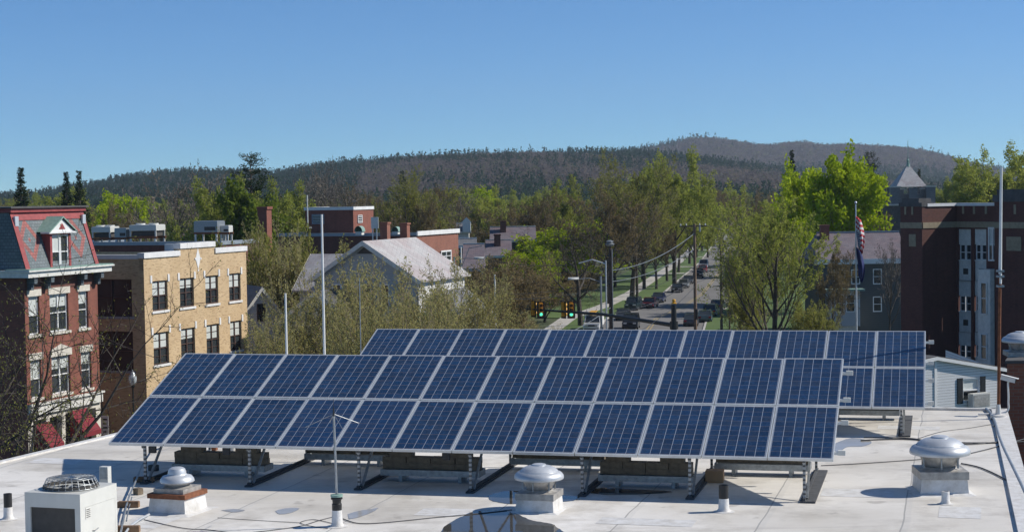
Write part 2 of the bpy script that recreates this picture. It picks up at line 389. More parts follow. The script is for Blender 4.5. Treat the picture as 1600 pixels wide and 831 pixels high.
# ------------------------------------------------------------------ facades
class Facade:
    def __init__(s, o, d, n=None):
        s.o = Vector((o[0], o[1], 0)); s.d = Vector((d[0], d[1], 0)).normalized()
        s.n = Vector((s.d.y, -s.d.x, 0)) if n is None else Vector((n[0], n[1], 0)).normalized()
    def pt(s, u, z, k=0): return s.o + s.d * u + Vector((0, 0, z)) + s.n * k
    def hit(s, px, py):
        r = ray(px, py); t = (s.o - CAM).dot(s.n) / r.dot(s.n); p = CAM + r * t
        return (p - s.o).dot(s.d), p.z
    def rect(s, x0, y0, x1, y1, slope=0):
        """pixel box measured at its left edge top/bottom -> u0,u1,z0,z1"""
        xm, ym = (x0 + x1) / 2, (y0 + y1) / 2
        u0 = s.hit(x0, ym)[0]; u1 = s.hit(x1, ym)[0]; z1 = s.hit(xm, y0)[1]; z0 = s.hit(xm, y1)[1]
        return min(u0, u1), max(u0, u1), z0, z1
    def fbox(s, mb, u0, u1, z0, z1, k0, k1, mi=0):
        mb.obox(s.pt(u0, z0, k0), s.d * (u1 - u0), s.n * (k1 - k0), Vector((0, 0, z1 - z0)), mi)
    def wall(s, mb, u0, u1, z0, z1, holes=(), depth=.2, mi=0):
        us = sorted({u0, u1, *[min(max(h[i], u0), u1) for h in holes for i in (0, 1)]})
        zs = sorted({z0, z1, *[min(max(h[i], z0), z1) for h in holes for i in (2, 3)]})
        flip = s.d.cross(Vector((0, 0, 1))).dot(s.n) < 0
        def quad(a, b, c, d): mb.poly([a, b, c, d] if not flip else [d, c, b, a], mi)
        for i in range(len(us) - 1):
            for j in range(len(zs) - 1):
                uc, zc = (us[i] + us[i + 1]) / 2, (zs[j] + zs[j + 1]) / 2
                if any(h[0] < uc < h[1] and h[2] < zc < h[3] for h in holes): continue
                quad(s.pt(us[i], zs[j]), s.pt(us[i + 1], zs[j]), s.pt(us[i + 1], zs[j + 1]), s.pt(us[i], zs[j + 1]))
        for a, b, c, d in holes:
            for (p, q) in (((a, c), (b, c)), ((b, c), (b, d)), ((b, d), (a, d)), ((a, d), (a, c))):
                quad(s.pt(p[0], p[1]), s.pt(p[0], p[1], -depth), s.pt(q[0], q[1], -depth), s.pt(q[0], q[1]))
    def window(s, parent, u0, u1, z0, z1, frame, style='sash', depth=.16, sill=None, lintel=None, blind=0, fw=.07, blindmat='blind', name='window', lint_h=.22, ov=.14):
        mb = MB(); a, b = -depth, -depth + .07
        s.fbox(mb, u0, u0 + fw, z0, z1, a, b); s.fbox(mb, u1 - fw, u1, z0, z1, a, b)
        s.fbox(mb, u0 + fw, u1 - fw, z0, z0 + fw, a, b); s.fbox(mb, u0 + fw, u1 - fw, z1 - fw, z1, a, b)
        zm = (z0 + z1) / 2
        if style in ('sash', 'pair', 'six'):
            s.fbox(mb, u0 + fw, u1 - fw, zm - .03, zm + .03, a, b + .01)
        if style in ('pair', 'six'):
            um = (u0 + u1) / 2; s.fbox(mb, um - .05, um + .05, z0 + fw, z1 - fw, a, b + .02)
        if style == 'six':
            for q in (.25, .75): s.fbox(mb, u0 + fw, u1 - fw, z0 + (z1 - z0) * q - .015, z0 + (z1 - z0) * q + .015, a, b - .02)
        if style == 'louvre':
            k = max(3, int((z1 - z0) / .16))
            for i in range(1, k): s.fbox(mb, u0 + fw, u1 - fw, z0 + (z1 - z0) * i / k - .03, z0 + (z1 - z0) * i / k + .03, a, b - .01)
        w = mb.build(name, frame, parent)
        g = MB(); g.poly([s.pt(u0, z0, a - .005), s.pt(u1, z0, a - .005), s.pt(u1, z1, a - .005), s.pt(u0, z1, a - .005)]); g.build('pane', MT['glass'], w)
        if blind:
            bl = MB(); s.fbox(bl, u0 + fw, u1 - fw, z1 - fw - (z1 - z0) * blind, z1 - fw, a - .003, a + .012); bl.build('blind', MT[blindmat], w)
        if sill:
            q = MB(); s.fbox(q, u0 - ov, u1 + ov, z0 - .16, z0, -depth, .09); q.build('sill', sill, w)
        if lintel:
            q = MB(); s.fbox(q, u0 - ov, u1 + ov, z1, z1 + lint_h, -.02, .06); q.build('lintel', lintel, w)
        return w
TG = .36
E1 = Vector((TG, 1, 0)).normalized()          # along the side street
N1 = Vector((E1.y, -E1.x, 0))                 # towards the side street (right, slightly to camera)

# ------------------------------------------------------------------ ground, street, pavements
def sheet(name, pts, mat, z, label, cat, kind='structure', thick=0):
    mb = MB()
    top = [(p[0], p[1], z) for p in pts]; mb.poly(top)
    if thick:
        n = len(pts)
        for i in range(n):
            a, b = pts[i], pts[(i + 1) % n]
            mb.poly([(b[0], b[1], z), (a[0], a[1], z), (a[0], a[1], z - thick), (b[0], b[1], z - thick)])
    o = mb.build(name, mat, loc=(pts[0][0], pts[0][1], 0)); return tag(o, label, cat, None, kind)
def strip(name, cl, w0, w1, mat, z, label, cat, thick=0):
    """sheet following a centre line, from offset w0 to offset w1 (metres to the right)"""
    mb = MB(); L = []; Rr = []
    for i, p in enumerate(cl):
        a = Vector(cl[max(i - 1, 0)]); b = Vector(cl[min(i + 1, len(cl) - 1)]); d = (b - a).normalized(); n = Vector((d.y, -d.x))
        q = Vector(p); L.append(q + n * w0); Rr.append(q + n * w1)
    for i in range(len(cl) - 1):
        mb.poly([(*L[i], z), (*Rr[i], z), (*Rr[i + 1], z), (*L[i + 1], z)])
        if thick:
            mb.poly([(*L[i], z - thick), (*L[i], z), (*L[i + 1], z), (*L[i + 1], z - thick)])
            mb.poly([(*Rr[i], z), (*Rr[i], z - thick), (*Rr[i + 1], z - thick), (*Rr[i + 1], z)])
    o = mb.build(name, mat, loc=(cl[0][0], cl[0][1], 0)); return tag(o, label, cat, None, 'structure')
mb = MB(); mb.poly([(-9000, -500, 0), (9000, -500, 0), (9000, 12000, 0), (-9000, 12000, 0)])
tag(mb.build('ground', MT['ground']), 'grassy brown earth of the valley floor between houses and trees', 'ground', None, 'structure')
KERB = [(2.5, 138), (9.0, 200), (12.6, 226), (18.3, 248), (24.6, 279), (44.4, 402), (64.6, 544), (88, 720), (150, 1150)]   # left kerb of the main street
strip('road', KERB, 0, 13, MT['asphalt'], .008, 'grey asphalt main street running away to the hill', 'road')
strip('road', [(-22, 20), (-22 + .36 * 90 + 6, 116), (3, 138), (14, 168)], 1, 13, MT['asphalt'], .004, 'asphalt side street passing the red brick corner building', 'road')
sheet('road', [(-40, 142), (60, 122), (62, 134), (-38, 155)], MT['asphalt'], .006, 'asphalt cross street below the traffic signals', 'road')
strip('kerb', KERB[1:], -.25, 0, MT['walk'], .13, 'pale concrete kerb along the left of the main street', 'kerb', .14)
strip('lawn', KERB[1:], -4.2, -.26, MT['lawn'], .12, 'bright green grass verge between kerb and footpath', 'lawn')
strip('footpath', KERB[1:], -6.4, -4.2, MT['walk'], .135, 'pale concrete footpath beside the grass verge', 'footpath', .14)
strip('lawn', KERB[2:], -13, -6.41, MT['lawn'], .11, 'green front lawns left of the footpath', 'lawn')
strip('kerb', KERB[1:], 13, 13.25, MT['walk'], .13, 'concrete kerb along the right of the main street', 'kerb', .14)
strip('lawn', KERB[1:], 13.26, 34, MT['lawn'], .11, 'green lawn right of the main street before the slate house', 'lawn')
def off(cl, w):
    out = []
    for i, p in enumerate(cl):
        a = Vector(cl[max(i - 1, 0)]); b = Vector(cl[min(i + 1, len(cl) - 1)]); d = (b - a).normalized(); out.append(tuple(Vector(p) + Vector((d.y, -d.x)) * w))
    return out
strip('road_marking', off(KERB[1:], 6.4), -.28, -.12, MT['line'], .016, 'left of the two yellow centre lines of the main street', 'road marking')
strip('road_marking', off(KERB[1:], 6.4), .12, .28, MT['line'], .016, 'right of the two yellow centre lines of the main street', 'road marking')
def onkerb(Y, w):                                  # a point beside the kerb and the street's heading there
    for i in range(len(KERB) - 1):
        a, b = Vector(KERB[i]), Vector(KERB[i + 1])
        if a.y <= Y <= b.y or i == len(KERB) - 2:
            t = (Y - a.y) / (b.y - a.y); d = (b - a).normalized(); p = a + (b - a) * t + Vector((d.y, -d.x)) * w
            return p, math.atan2(-d.x, d.y)
for i, Y in enumerate((262, 345, 375, 430, 480)):   # driveways cross the verge
    p, h = onkerb(Y, 0); d = Vector((-math.sin(h), math.cos(h))); n = Vector((d.y, -d.x))
    q = [p - n * 4.3, p - n * .3, p - n * .3 + d * 3, p - n * 4.3 + d * 3]
    sheet('driveway', [tuple(x) for x in q], MT['walk'], .128, 'pale concrete driveway crossing the grass verge, ' + ('nearest to the red parked car', 'second along the street', 'third along the street', 'fourth along the street', 'farthest along the street')[i], 'driveway')

# ------------------------------------------------------------------ the near building with the white membrane roof
RZ = 11.95
rl0, rl1 = onz(0, 722, RZ), onz(175, 680, RZ)
rr0, rr1 = onz(1600, 745, RZ), onz(1574, 652, RZ)
dl = (rl1 - rl0) / (rl1.y - rl0.y); dr = (rr1 - rr0) / (rr1.y - rr0.y)
def line_y(p, d, Y): return p + d * (Y - p.y)
fr_ = onz(1545, 641, RZ); fd = Vector((.97, -.243, 0))
def isect(p, d, q, e):
    k = d.x * e.y - d.y * e.x; t = ((q.x - p.x) * e.y - (q.y - p.y) * e.x) / k; return p + d * t
fl = isect(rl0, dl, fr_, fd); frr = isect(rr0, dr, fr_, fd)
nl, nr = line_y(rl0, dl, 12), line_y(rr0, dr, 12)
own = empty('flat_roofed_building', 'near building whose white membrane flat roof carries the solar arrays', 'building', (nl.x, nl.y, 0))
mb = MB(); P4 = [nl, nr, frr, fl]
for i in range(4):
    a, b = P4[i], P4[(i + 1) % 4]
    mb.poly([(a.x, a.y, 0), (b.x, b.y, 0), (b.x, b.y, RZ - .02), (a.x, a.y, RZ - .02)])
mb.build('wall', MT['brick_dark'], own)
mb = MB(); mb.poly([(p.x, p.y, RZ) for p in P4]); mb.build('roof', MT['membrane'], own)
def lip(a, b, inward, w, h, name, mat):
    d = (b - a).normalized(); n = Vector((-d.y, d.x, 0)) * inward
    mb = MB(); mb.obox(a + Vector((0, 0, -.15)) - n * .03, b - a, n * w, Vector((0, 0, h + .15))); mb.build(name, mat, own)
for i_, (a_, b_, w_, h_, rz_) in enumerate(((1340, 770, 1.1, .7, -.26), (700, 800, .9, .6, -.24), (230, 815, .7, .9, -.3), (1010, 815, 1.4, .5, -.26), (1500, 800, .6, .9, -.27), (1420, 668, 1.2, .5, -.25), (90, 720, 1.0, .6, -.3))):
    q_ = onz(a_, b_, RZ); ca_, sa_ = math.cos(rz_), math.sin(rz_); mb = MB(); mb.poly([(q_.x + x_ * ca_ - y_ * sa_, q_.y + x_ * sa_ + y_ * ca_, RZ + .0035) for x_, y_ in ((-w_ / 2, -h_ / 2), (w_ / 2, -h_ / 2), (w_ / 2, h_ / 2), (-w_ / 2, h_ / 2))]); mb.build('membrane_patch', MT['flash'], own)
lip(nl, fl, -1, .14, .03, 'roof_edge', MT['flash'])
lip(nr, frr, 1, .32, .05, 'roof_edge', MT['flash'])
lip(fl, frr, -1, .12, .05, 'roof_edge', MT['flash'])

# ------------------------------------------------------------------ solar arrays
YAW, TILT = -.2449, .373
CT, ST = math.cos(TILT), math.sin(TILT)
def panel_proto():
    mb = MB(); mb.poly([(.02, .024, -.002), (.968, .024, -.002), (.968, 1.618, -.002), (.02, 1.618, -.002)])
    p = mb.build('solar_panel', MT['cells'], None)
    f = MB()
    for b in ((0, .02, 0, 1.642), (.968, .988, 0, 1.642), (.02, .968, 0, .024), (.02, .968, 1.618, 1.642)): f.box(b[0], b[1], b[2], b[3], -.046, .0)
    f.box(.03, .958, .034, 1.608, -.03, -.022)
    fr = f.build('frame', MT['alu'], p, local=True)
    return p
def ballast_proto():
    mb = MB(); mb.box(-.198, .198, -.1, .1, 0, .098)
    o = mb.build('ballast_block', MT['concrete'], None); return o
PANEL = panel_proto(); BLOCK = ballast_proto(); used = {'p': False, 'b': False}
TILTR = random.Random(4)
FRAMES = (.62, 2.5, 4.4, 6.28, 8.1, 9.8, 11.55)
def solar_array(loc, h0, label, frames, bays, rear_bays, blocks_for, which):
    root = empty('solar_array', label, 'solar array', loc, YAW, 'tilted solar arrays on the white roof')
    for r in range(2):
        for c in range(12):
            if not used['p']: p = PANEL; used['p'] = True; p.parent = root; KIDS.setdefault(root.name, []).append(p)
            else: p = copy_tree(PANEL, root)
            s = r * 1.685; p.location = (c * 1.0 + .006, s * CT, h0 + s * ST); p.rotation_euler = (TILT + TILTR.uniform(-.004, .004), TILTR.uniform(-.003, .003), 0)
    def on(v): return h0 + v * math.tan(TILT)
    for v in (.32, 1.2, 1.9, 2.78):                                    # purlins under the panels, ends stick out
        mb = MB(); z = on(v) - .085; mb.box(-.02, 12.11, v - .02, v + .022, z - .025, z + .02); mb.build('rail', MT['alu'], root, local=True)
        q = MB(); q.box(12.05, 12.16, v - .03, v + .03, z - .03, z + .045); q.build('rail_clamp', MT['offwhite'], root, local=True)
    for i, u in enumerate(frames):
        def part(name, mat, p, q, w, h=None):
            m = MB(); m.bar(p, q, w, h); return m.build(name, MT[mat], root, local=True)
        part('front_leg', 'strut', (u, .1, .02), (u, .1, on(.1) - .05), .042)
        part('rear_leg', 'strut', (u, 2.72, .02), (u, 2.72, on(2.72) - .09), .042)
        part('brace', 'galv', (u + .04, .14, .05), (u + .04, 1.15, on(1.15) - .1), .034, .034)
        part('rafter', 'strut', (u, .02, on(.02) - .075), (u, 2.95, on(2.95) - .075), .04)
        m = MB(); m.box(u - .06, u + .17 if i == len(frames) - 1 else u + .07, .0, 3.0, 0.004, .03); m.box(u - .02, u + .02, .02, 2.95, .031, .07); m.build('base_rail', MT['rubber'], root, local=True)
        for sx in (-1, 1):
            if (i == 0 and sx < 0) or (i == len(frames) - 1 and sx > 0): continue
            part('diagonal_brace', 'strut', (u + .03 * sx, 2.745, .85), (u + .55 * sx, 2.745, on(2.72) - .1), .036)
        m = MB(); m.box(u - .45 if i else u + .1, (u - .45 if i else u + .1) + .12, .03, .09, h0 - .16, h0 - .05); m.build('junction_clip', MT['black'], root, local=True) if i in (0, 1, 3) else None
    if which == 'front':
        mb = MB(); mb.bar((frames[3] + .9, 2.70, 1.18), (frames[5] + .1, 2.70, 1.12), .05); mb.build('cross_strut', MT['strut_h'], root, local=True)
    rm = Matrix.Translation(Vector(loc)) @ Matrix.Rotation(YAW, 4, 'Z')
    names = ('left end', 'second bay from the left', 'third bay from the left', 'fourth bay from the left', 'fifth bay from the left', 'right end')
    for i in range(len(frames) - 1):
        rear = i in rear_bays
        v = 2.55 if rear else 1.12
        a, b = frames[i] + .09, frames[i + 1] - .08
        mb = MB(); mb.box(a, b, v - .2, v + .2, .10, .118); mb.box(a, b, v - .2, v - .19, .118, .20); mb.box(a, b, v + .19, v + .2, .118, .20)
        mb.box(a, a + .01, v - .19, v + .19, .118, .2); mb.box(b - .01, b, v - .19, v + .19, .118, .2)
        for t in (.2, .8): mb.box(a + (b - a) * t - .03, a + (b - a) * t + .03, v - .18, v + .18, .0, .1)
        mb.build('ballast_tray', MT['galv'], root, local=True)
        if i not in blocks_for: continue
        L = b - a - .03; n = 4; w = L / n; rng = random.Random(i * 7 + len(which))
        rows = [(.205, [a + .015 + w * (k + .5) for k in range(n)], w / .4), (.305, [a + .015 + w * (k + .5) for k in range(n)], w / .4 * .985)]
        if not rear: rows.append((.405, [a + L * .2, a + L * .8], .98))
        for z, xs, sc in rows:
            for x in xs:
                if not used['b']: o = BLOCK; used['b'] = True
                else: o = BLOCK.copy(); COL.objects.link(o)
                o.location = rm @ Vector((x + rng.uniform(-.006, .006), v - .02 + rng.uniform(-.012, .012), z)); o.rotation_euler = (0, 0, YAW + rng.uniform(-.012, .012)); o.scale = (sc, 1, 1)
                tag(o, 'concrete ballast block under the ' + which + ' solar array, ' + names[i], 'ballast block', 'ballast blocks under the ' + which + ' solar array, ' + names[i])
    return root
OF = Vector((-6.8298, 28.5614, RZ)); OB = Vector((-3.8119, 35.3084, RZ))
solar_array(OF, HC - 4.0658 - RZ, 'front solar array of two rows of twelve blue panels on tilted racks', FRAMES, 6, (1, 3, 5), (0, 1, 2, 3, 4, 5), 'front')
solar_array(OB, HC - 4.1829 - RZ, 'rear solar array of blue panels, mostly hidden behind the front array', FRAMES, 6, (0, 1, 2, 3, 4, 5), (5,), 'rear')

# ------------------------------------------------------------------ things on the roof
def roofp(px, py): return onz(px, py, RZ)
def square(mb, w, d, z0, z1, mi=0, x=0, y=0, flare=0):
    if not flare: mb.box(x - w / 2, x + w / 2, y - d / 2, y + d / 2, z0, z1, mi); return
    a = [(x - w / 2 - flare, y - d / 2 - flare, z0), (x + w / 2 + flare, y - d / 2 - flare, z0), (x + w / 2 + flare, y + d / 2 + flare, z0), (x - w / 2 - flare, y + d / 2 + flare, z0)]
    b = [(x - w / 2, y - d / 2, z1), (x + w / 2, y - d / 2, z1), (x + w / 2, y + d / 2, z1), (x - w / 2, y + d / 2, z1)]
    for i in range(4): mb.poly([a[i], a[(i + 1) % 4], b[(i + 1) % 4], b[i]], mi)
    mb.poly(b, mi)
def big_fan(p, sc, rz, label, ground=True):
    r = empty('roof_exhaust_fan', label, 'exhaust fan', p, rz, 'spun aluminium roof exhaust fans'); r.scale = (sc, sc, sc)
    if ground:
        mb = MB(); square(mb, .70, .70, 0, .24, flare=.02); square(mb, .74, .74, .0, .03, flare=.1); mb.build('curb', MT['flash'], r, local=True)
    z = .24 if ground else 0
    mb = MB(); square(mb, .745, .745, z, z + .12); mb.lathe((0, 0, z + .12), [(.34, 0), (.27, .02), (.25, .04), (0, .04)], 32); mb.build('curb_cap', MT['spun_dirty'], r, local=True, smooth=True)
    mb = MB(); mb.lathe((0, 0, z + .14), [(.235, 0), (.225, .02), (.25, .05), (.29, .12), (.315, .2), (.32, .27)], 36); mb.build('fan_bowl', MT['spun_dirty'], r, local=True, smooth=True)
    mb = MB(); mb.lathe((0, 0, z + .12), [(.30, .245), (.43, .225), (.462, .235), (.47, .26), (.462, .30), (.43, .345), (.375, .375), (.368, .368), (.36, .378)], 40); mb.build('fan_hood', MT['spun'], r, local=True, smooth=True)
    mb = MB(); mb.lathe((0, 0, z + .12), [(.362, .372), (.36, .386), (.31, .43), (.24, .465), (.15, .485), (.135, .487), (.13, .505), (.10, .515), (0, .518)], 40); mb.build('motor_dome', MT['spun'], r, local=True, smooth=True)
    mb = MB()
    for k in range(6): an = k * math.pi / 3 + .4; mb.box(.30 * math.cos(an) - .012, .30 * math.cos(an) + .012, .30 * math.sin(an) - .012, .30 * math.sin(an) + .012, z + .15, z + .40)
    mb.build('hood_strut', MT['galv'], r, local=True)
    return r
big_fan(roofp(1469, 767), 1.0, -.05, 'large spun aluminium exhaust fan alone at the right of the roof')
big_fan(roofp(843, 796), .80, -.28, 'spun aluminium exhaust fan beside the puddle, in front of the front array')
def small_fan(p, rz, label):
    r = empty('roof_exhaust_fan', label, 'exhaust fan', p, rz, 'spun aluminium roof exhaust fans')
    mb = MB(); square(mb, .60, .60, 0, .23, flare=.025); square(mb, .64, .64, 0, .02, flare=.14); mb.build('curb', MT['flash'], r, local=True)
    mb = MB(); square(mb, .66, .66, .23, .30); mb.build('wooden_band', MT['rust'], r, local=True)
    mb = MB(); square(mb, .52, .52, .30, .37); mb.lathe((0, 0, .37), [(.24, 0), (.20, .02), (0, .02)], 30); mb.build('curb_cap', MT['spun_dirty'], r, local=True)
    mb = MB(); mb.lathe((0, 0, .38), [(.17, 0), (.19, .06), (.2, .09)], 32); mb.build('fan_bowl', MT['spun_dirty'], r, local=True, smooth=True)
    mb = MB(); mb.lathe((0, 0, .38), [(.19, .06), (.245, .055), (.262, .075), (.255, .11), (.22, .155), (.15, .175), (.14, .19)], 36); mb.build('fan_hood', MT['spun'], r, local=True, smooth=True)
    mb = MB(); mb.lathe((0, 0, .38), [(.142, .165), (.138, .22), (.12, .265), (.085, .285), (0, .29)], 32); mb.build('motor_dome', MT['spun'], r, local=True, smooth=True)
small_fan(roofp(278, 797), -.36, 'small mushroom exhaust fan on a rusty banded curb at the left')

def pipe(p, r_, h, top, label, collar=True):
    o = empty('vent_pipe', label, 'vent pipe', p, 0, 'vent pipes standing on the roof')
    mb = MB(); mb.lathe((0, 0, 0), [(r_ * 2.3, .004), (r_ * 1.5, .015), (r_ * 1.12, .05), (r_ * 1.05, h * (1 - top)), (r_ * .9, h * (1 - top) + .004)], 22); mb.build('pipe_boot', MT['flash'], o, local=True, smooth=True)
    mb = MB()
    if top > 0: mb.lathe((0, 0, 0), [(r_, h * (1 - top) - .02), (r_, h), (r_ * .78, h), (r_ * .78, h - .12), (0, h - .12)], 22); mb.build('pipe_end', MT['black'], o, local=True, smooth=True)
    else: mb.lathe((0, 0, 0), [(r_, h * .6), (r_, h), (r_ * .78, h), (r_ * .78, h - .1), (0, h - .1)], 22); mb.build('pipe_end', MT['flash'], o, local=True, smooth=True)
    return o
pipe(roofp(13, 811), .062, .39, .52, 'vent pipe with black upper end left of the air conditioner')
pipe(roofp(1131, 799), .072, .40, .5, 'vent pipe with black upper end in front of the front array')
pipe(roofp(1477.5, 787), .055, .19, 0, 'short all white vent pipe just before the large right fan')
pipe(roofp(365, 711), .065, .17, 0, 'short white vent pipe seen under the front array')

# antenna on a vent pipe
p = roofp(527, 822); r = empty('ground_plane_antenna', 'radio antenna with drooping rods clamped into a pipe before the front array', 'antenna', p)
mb = MB(); mb.lathe((0, 0, 0), [(.16, .004), (.1, .015), (.08, .05), (.072, .24), (.06, .245)], 22); mb.build('pipe_boot', MT['flash'], r, local=True, smooth=True)
mb = MB(); mb.lathe((0, 0, 0), [(.07, .23), (.072, .33), (.062, .34), (.066, .38), (.066, .44), (.0, .44)], 22); mb.lathe((0, 0, 0), [(.085, .40), (.085, .42), (.06, .42)], 22); mb.build('rubber_coupling', MT['black'], r, local=True, smooth=True)
mb = MB(); mb.lathe((0, 0, .435), [(.09, 0), (.09, .03), (.03, .035)], 22); mb.build('clamp_cap', MT['copper'], r, local=True, smooth=True)
mb = MB(); mb.tube([(0, 0, .44), (-.008, 0, 1.0), (-.02, .0, 1.60)], .017, 10); mb.build('mast', MT['galv'], r, local=True, smooth=True)
mb = MB(); mb.tube([(-.02, 0, 1.60), (-.02, 0, 1.72)], [.018, .009], 8); mb.tube([(-.02, 0, 1.72), (-.02, 0, 1.85)], .003, 6); mb.build('whip', MT['darkmetal'], r, local=True)
for dx, dy in ((-.40, -.10), (.33, .26), (.15, -.3), (-.1, .4)):
    mb = MB(); mb.tube([(-.02, 0, 1.63), (-.02 + dx, dy, 1.63 - .17)], .005, 6); mb.build('radial_rod', MT['galv'], r, local=True)

# condenser unit
p = at(38.5, 780, 23.35); r = empty('air_conditioner', 'beige rooftop air conditioner with a wire fan guard on top', 'air conditioner', (p.x, p.y, RZ), -.31)
w, d, h = .87, .95, .765
mb = MB()
mb.box(0, w, 0, d, h - .20, h); mb.box(0, .085, 0, .085, 0, h - .20); mb.box(w - .085, w, 0, .085, 0, h - .20); mb.box(0, .05, d - .05, d, 0, h - .2)
mb.box(w - .02, w - .002, .085, d - .05, .03, h - .203); mb.box(w - .06, w, d - .05, d, 0, h - .20); mb.box(0, w, 0.002, d - .002, 0, .03)
mb.build('cabinet', MT['beige'], r, local=True)
mb = MB(); mb.box(.086, w - .086, .03, .06, .03, h - .201); mb.box(.03, .06, .086, d - .06, .03, h - .201); mb.build('condenser_coil', MT['coil'], r, local=True)
cx, cy, cr = w / 2, d / 2, .36
mb = MB(); mb.lathe((cx, cy, h), [(cr + .02, .0), (cr + .02, .05), (cr, .05), (cr, -.05), (0, -.06)], 32); mb.build('fan_shroud', MT['coil'], r, local=True)
mb = MB()
for k in range(5):
    an = k * 2 * math.pi / 5; mb.poly([(cx + .05 * math.cos(an), cy + .05 * math.sin(an), h + .02), (cx + .3 * math.cos(an), cy + .3 * math.sin(an), h - .02), (cx + .3 * math.cos(an + .7), cy + .3 * math.sin(an + .7), h + .0), (cx + .05 * math.cos(an + .7), cy + .05 * math.sin(an + .7), h + .04)])
mb.build('fan_blades', MT['darkmetal'], r, local=True)
mb = MB()
for k in range(26):
    an = k * 2 * math.pi / 26; c_, s_ = math.cos(an), math.sin(an)
    mb.tube([(cx + (cr + .03) * c_, cy + (cr + .03) * s_, h + .01), (cx + (cr - .03) * c_, cy + (cr - .03) * s_, h + .135), (cx + .06 * c_, cy + .06 * s_, h + .15)], .0042, 5)
for rr, zz in ((cr - .03, .135), (cr, .07), (cr + .03, .012), (.25, .14), (.15, .146)):
    mb.tube([(cx + rr * math.cos(t * math.pi / 18), cy + rr * math.sin(t * math.pi / 18), h + zz) for t in range(37)], .0045, 5)
mb.build('fan_guard', MT['galv'], r, local=True)
mb = MB(); mb.box(w + .001, w + .004, .13, .26, h - .36, h - .21); mb.build('rating_plate', MT['offwhite'], r, local=True)
mb = MB()
for k in range(5): mb.box(w + .0045, w + .006, .145, .245, h - .345 + k * .026, h - .335 + k * .026)
mb.build('plate_print', MT['darkmetal'], r, local=True)
mb = MB(); mb.tube([(w, .3, h - .55), (w + .03, .3, h - .55), (w + .03, .4, h - .53)], .008, 6); mb.build('pipe_stub', MT['galv'], r, local=True)
pb = at(165, 760, 24.9); mb = MB(); mb.box(-.07, .07, -.05, .05, 0, .86); mb.box(-.06, .06, -.056, -.05, .68, .84, 1)
thing(mb, 'electrical_box', 'tall narrow disconnect box behind the air conditioner', 'electrical box', [MT['beige'], MT['galv']], (pb.x, pb.y, RZ), -.3, local=True)

# conduit on wooden sleepers
cond = [(250, 728, .32), (235, 733, .3), (222, 742, .16), (210, 764, .08), (202, 783, .08), (197, 800, .08), (193, 822, .09), (188, 845, .09)]
mb = MB(); pts = [roofp(a, b) + Vector((0, 0, c)) for a, b, c in cond]; mb.tube(pts, .016, 8); mb.tube([q + Vector((.03, .06, -.02)) for q in pts[4:7]], .011, 8)
thing(mb, 'conduit', 'silver electrical conduit curving from the front array past the air conditioner', 'conduit', MT['galv'], pts[-1], smooth=True, uv=False)
mb = MB(); pts = [roofp(a, b) + Vector((0, 0, c)) for a, b, c in ((233, 806, .03), (218, 816, .05), (203, 828, .06), (195, 840, .06))]; mb.tube(pts, .017, 8)
thing(mb, 'conduit', 'second pale conduit branching off towards the rusty banded fan', 'conduit', MT['alu'], pts[-1], smooth=True, uv=False)
SL = [(225, 753, .34, .09, .09, 'wood', -.1, 'long wooden sleeper under the left end of the front array'), (216, 772, .11, .12, .10, 'concrete', .9, 'stubby grey block beside the silver conduit'), (201, 792, .33, .10, .09, 'wood', -.05, 'brown wooden sleeper under the silver conduit'),
      (200, 831, .34, .1, .09, 'wood', -.02, 'wooden sleeper nearest the camera under the silver conduit'), (176, 806, .09, .1, .13, 'rust', -.3, 'rusty block close behind the air conditioner'), (240, 735, .16, .1, .1, 'rubber', -.4, 'dark block where the silver conduit meets the front array'), (335, 703, .10, .1, .08, 'rust', -.2, 'small rusty block seen under the front array')]
for a, b, w_, d_, h_, mt, rz, lb in SL:
    mb = MB(); mb.box(-w_ / 2, w_ / 2, -d_ / 2, d_ / 2, 0.004, h_); mb.box(-w_ / 2 + .01, w_ / 2 - .01, -d_ / 2 + .01, d_ / 2 - .01, h_, h_ + .006)
    thing(mb, 'sleeper_block', lb, 'block', MT[mt], roofp(a, b), rz, local=True)
p = roofp(1117, 752); mb = MB(); mb.box(-.145, .145, -.13, .13, .004, .19); mb.box(-.145, -.002, -.132, .132, .19, .193); mb.box(.002, .145, -.132, .132, .19, .193)
thing(mb, 'cardboard_box', 'brown cardboard box standing under the front array', 'box', MT['cardboard'], p, -.2, local=True)

# cables lying on the membrane
def spline(pts, n=8):
    out = []
    for i in range(len(pts) - 1):
        p0, p1, p2, p3 = pts[max(i - 1, 0)], pts[i], pts[i + 1], pts[min(i + 2, len(pts) - 1)]
        for k in range(n):
            t = k / n; out.append(.5 * ((2 * p1) + (p2 - p0) * t + (2 * p0 - 5 * p1 + 4 * p2 - p3) * t * t + (3 * p1 - p0 - 3 * p2 + p3) * t ** 3))
    return out + [pts[-1]]
def cable(px, rad, label, mat='wire', lift=0.0):
    pts = spline([roofp(a, b) + Vector((0, 0, rad + .004 + lift)) for a, b in px]); mb = MB(); mb.tube(pts, rad, 6)
    return thing(mb, 'cable', label, 'cable', MT[mat], pts[0], uv=False)
cable([(1345, 689), (1410, 687), (1480, 692), (1545, 693), (1600, 691)], .014, 'thick black cable crossing the roof right of the rear array')
cable([(1350, 684), (1415, 685), (1450, 689), (1510, 695), (1575, 689)], .010, 'thin black cable lying along the thick one right of the rear array')
cable([(1430, 687), (1470, 675), (1515, 669), (1550, 663)], .006, 'fine black wire curling towards the right roof corner')
cable([(1502, 725), (1530, 731), (1560, 744), (1580, 757), (1592, 778), (1606, 800)], .012, 'black cable looping from the large right fan to the frame edge')
cable([(1516, 709), (1545, 702), (1580, 692), (1602, 686)], .010, 'black cable running from the large right fan to the right edge')
cable([(1283, 728), (1340, 725), (1400, 721), (1440, 718)], .008, 'thin black cable running to the large right fan from the left')
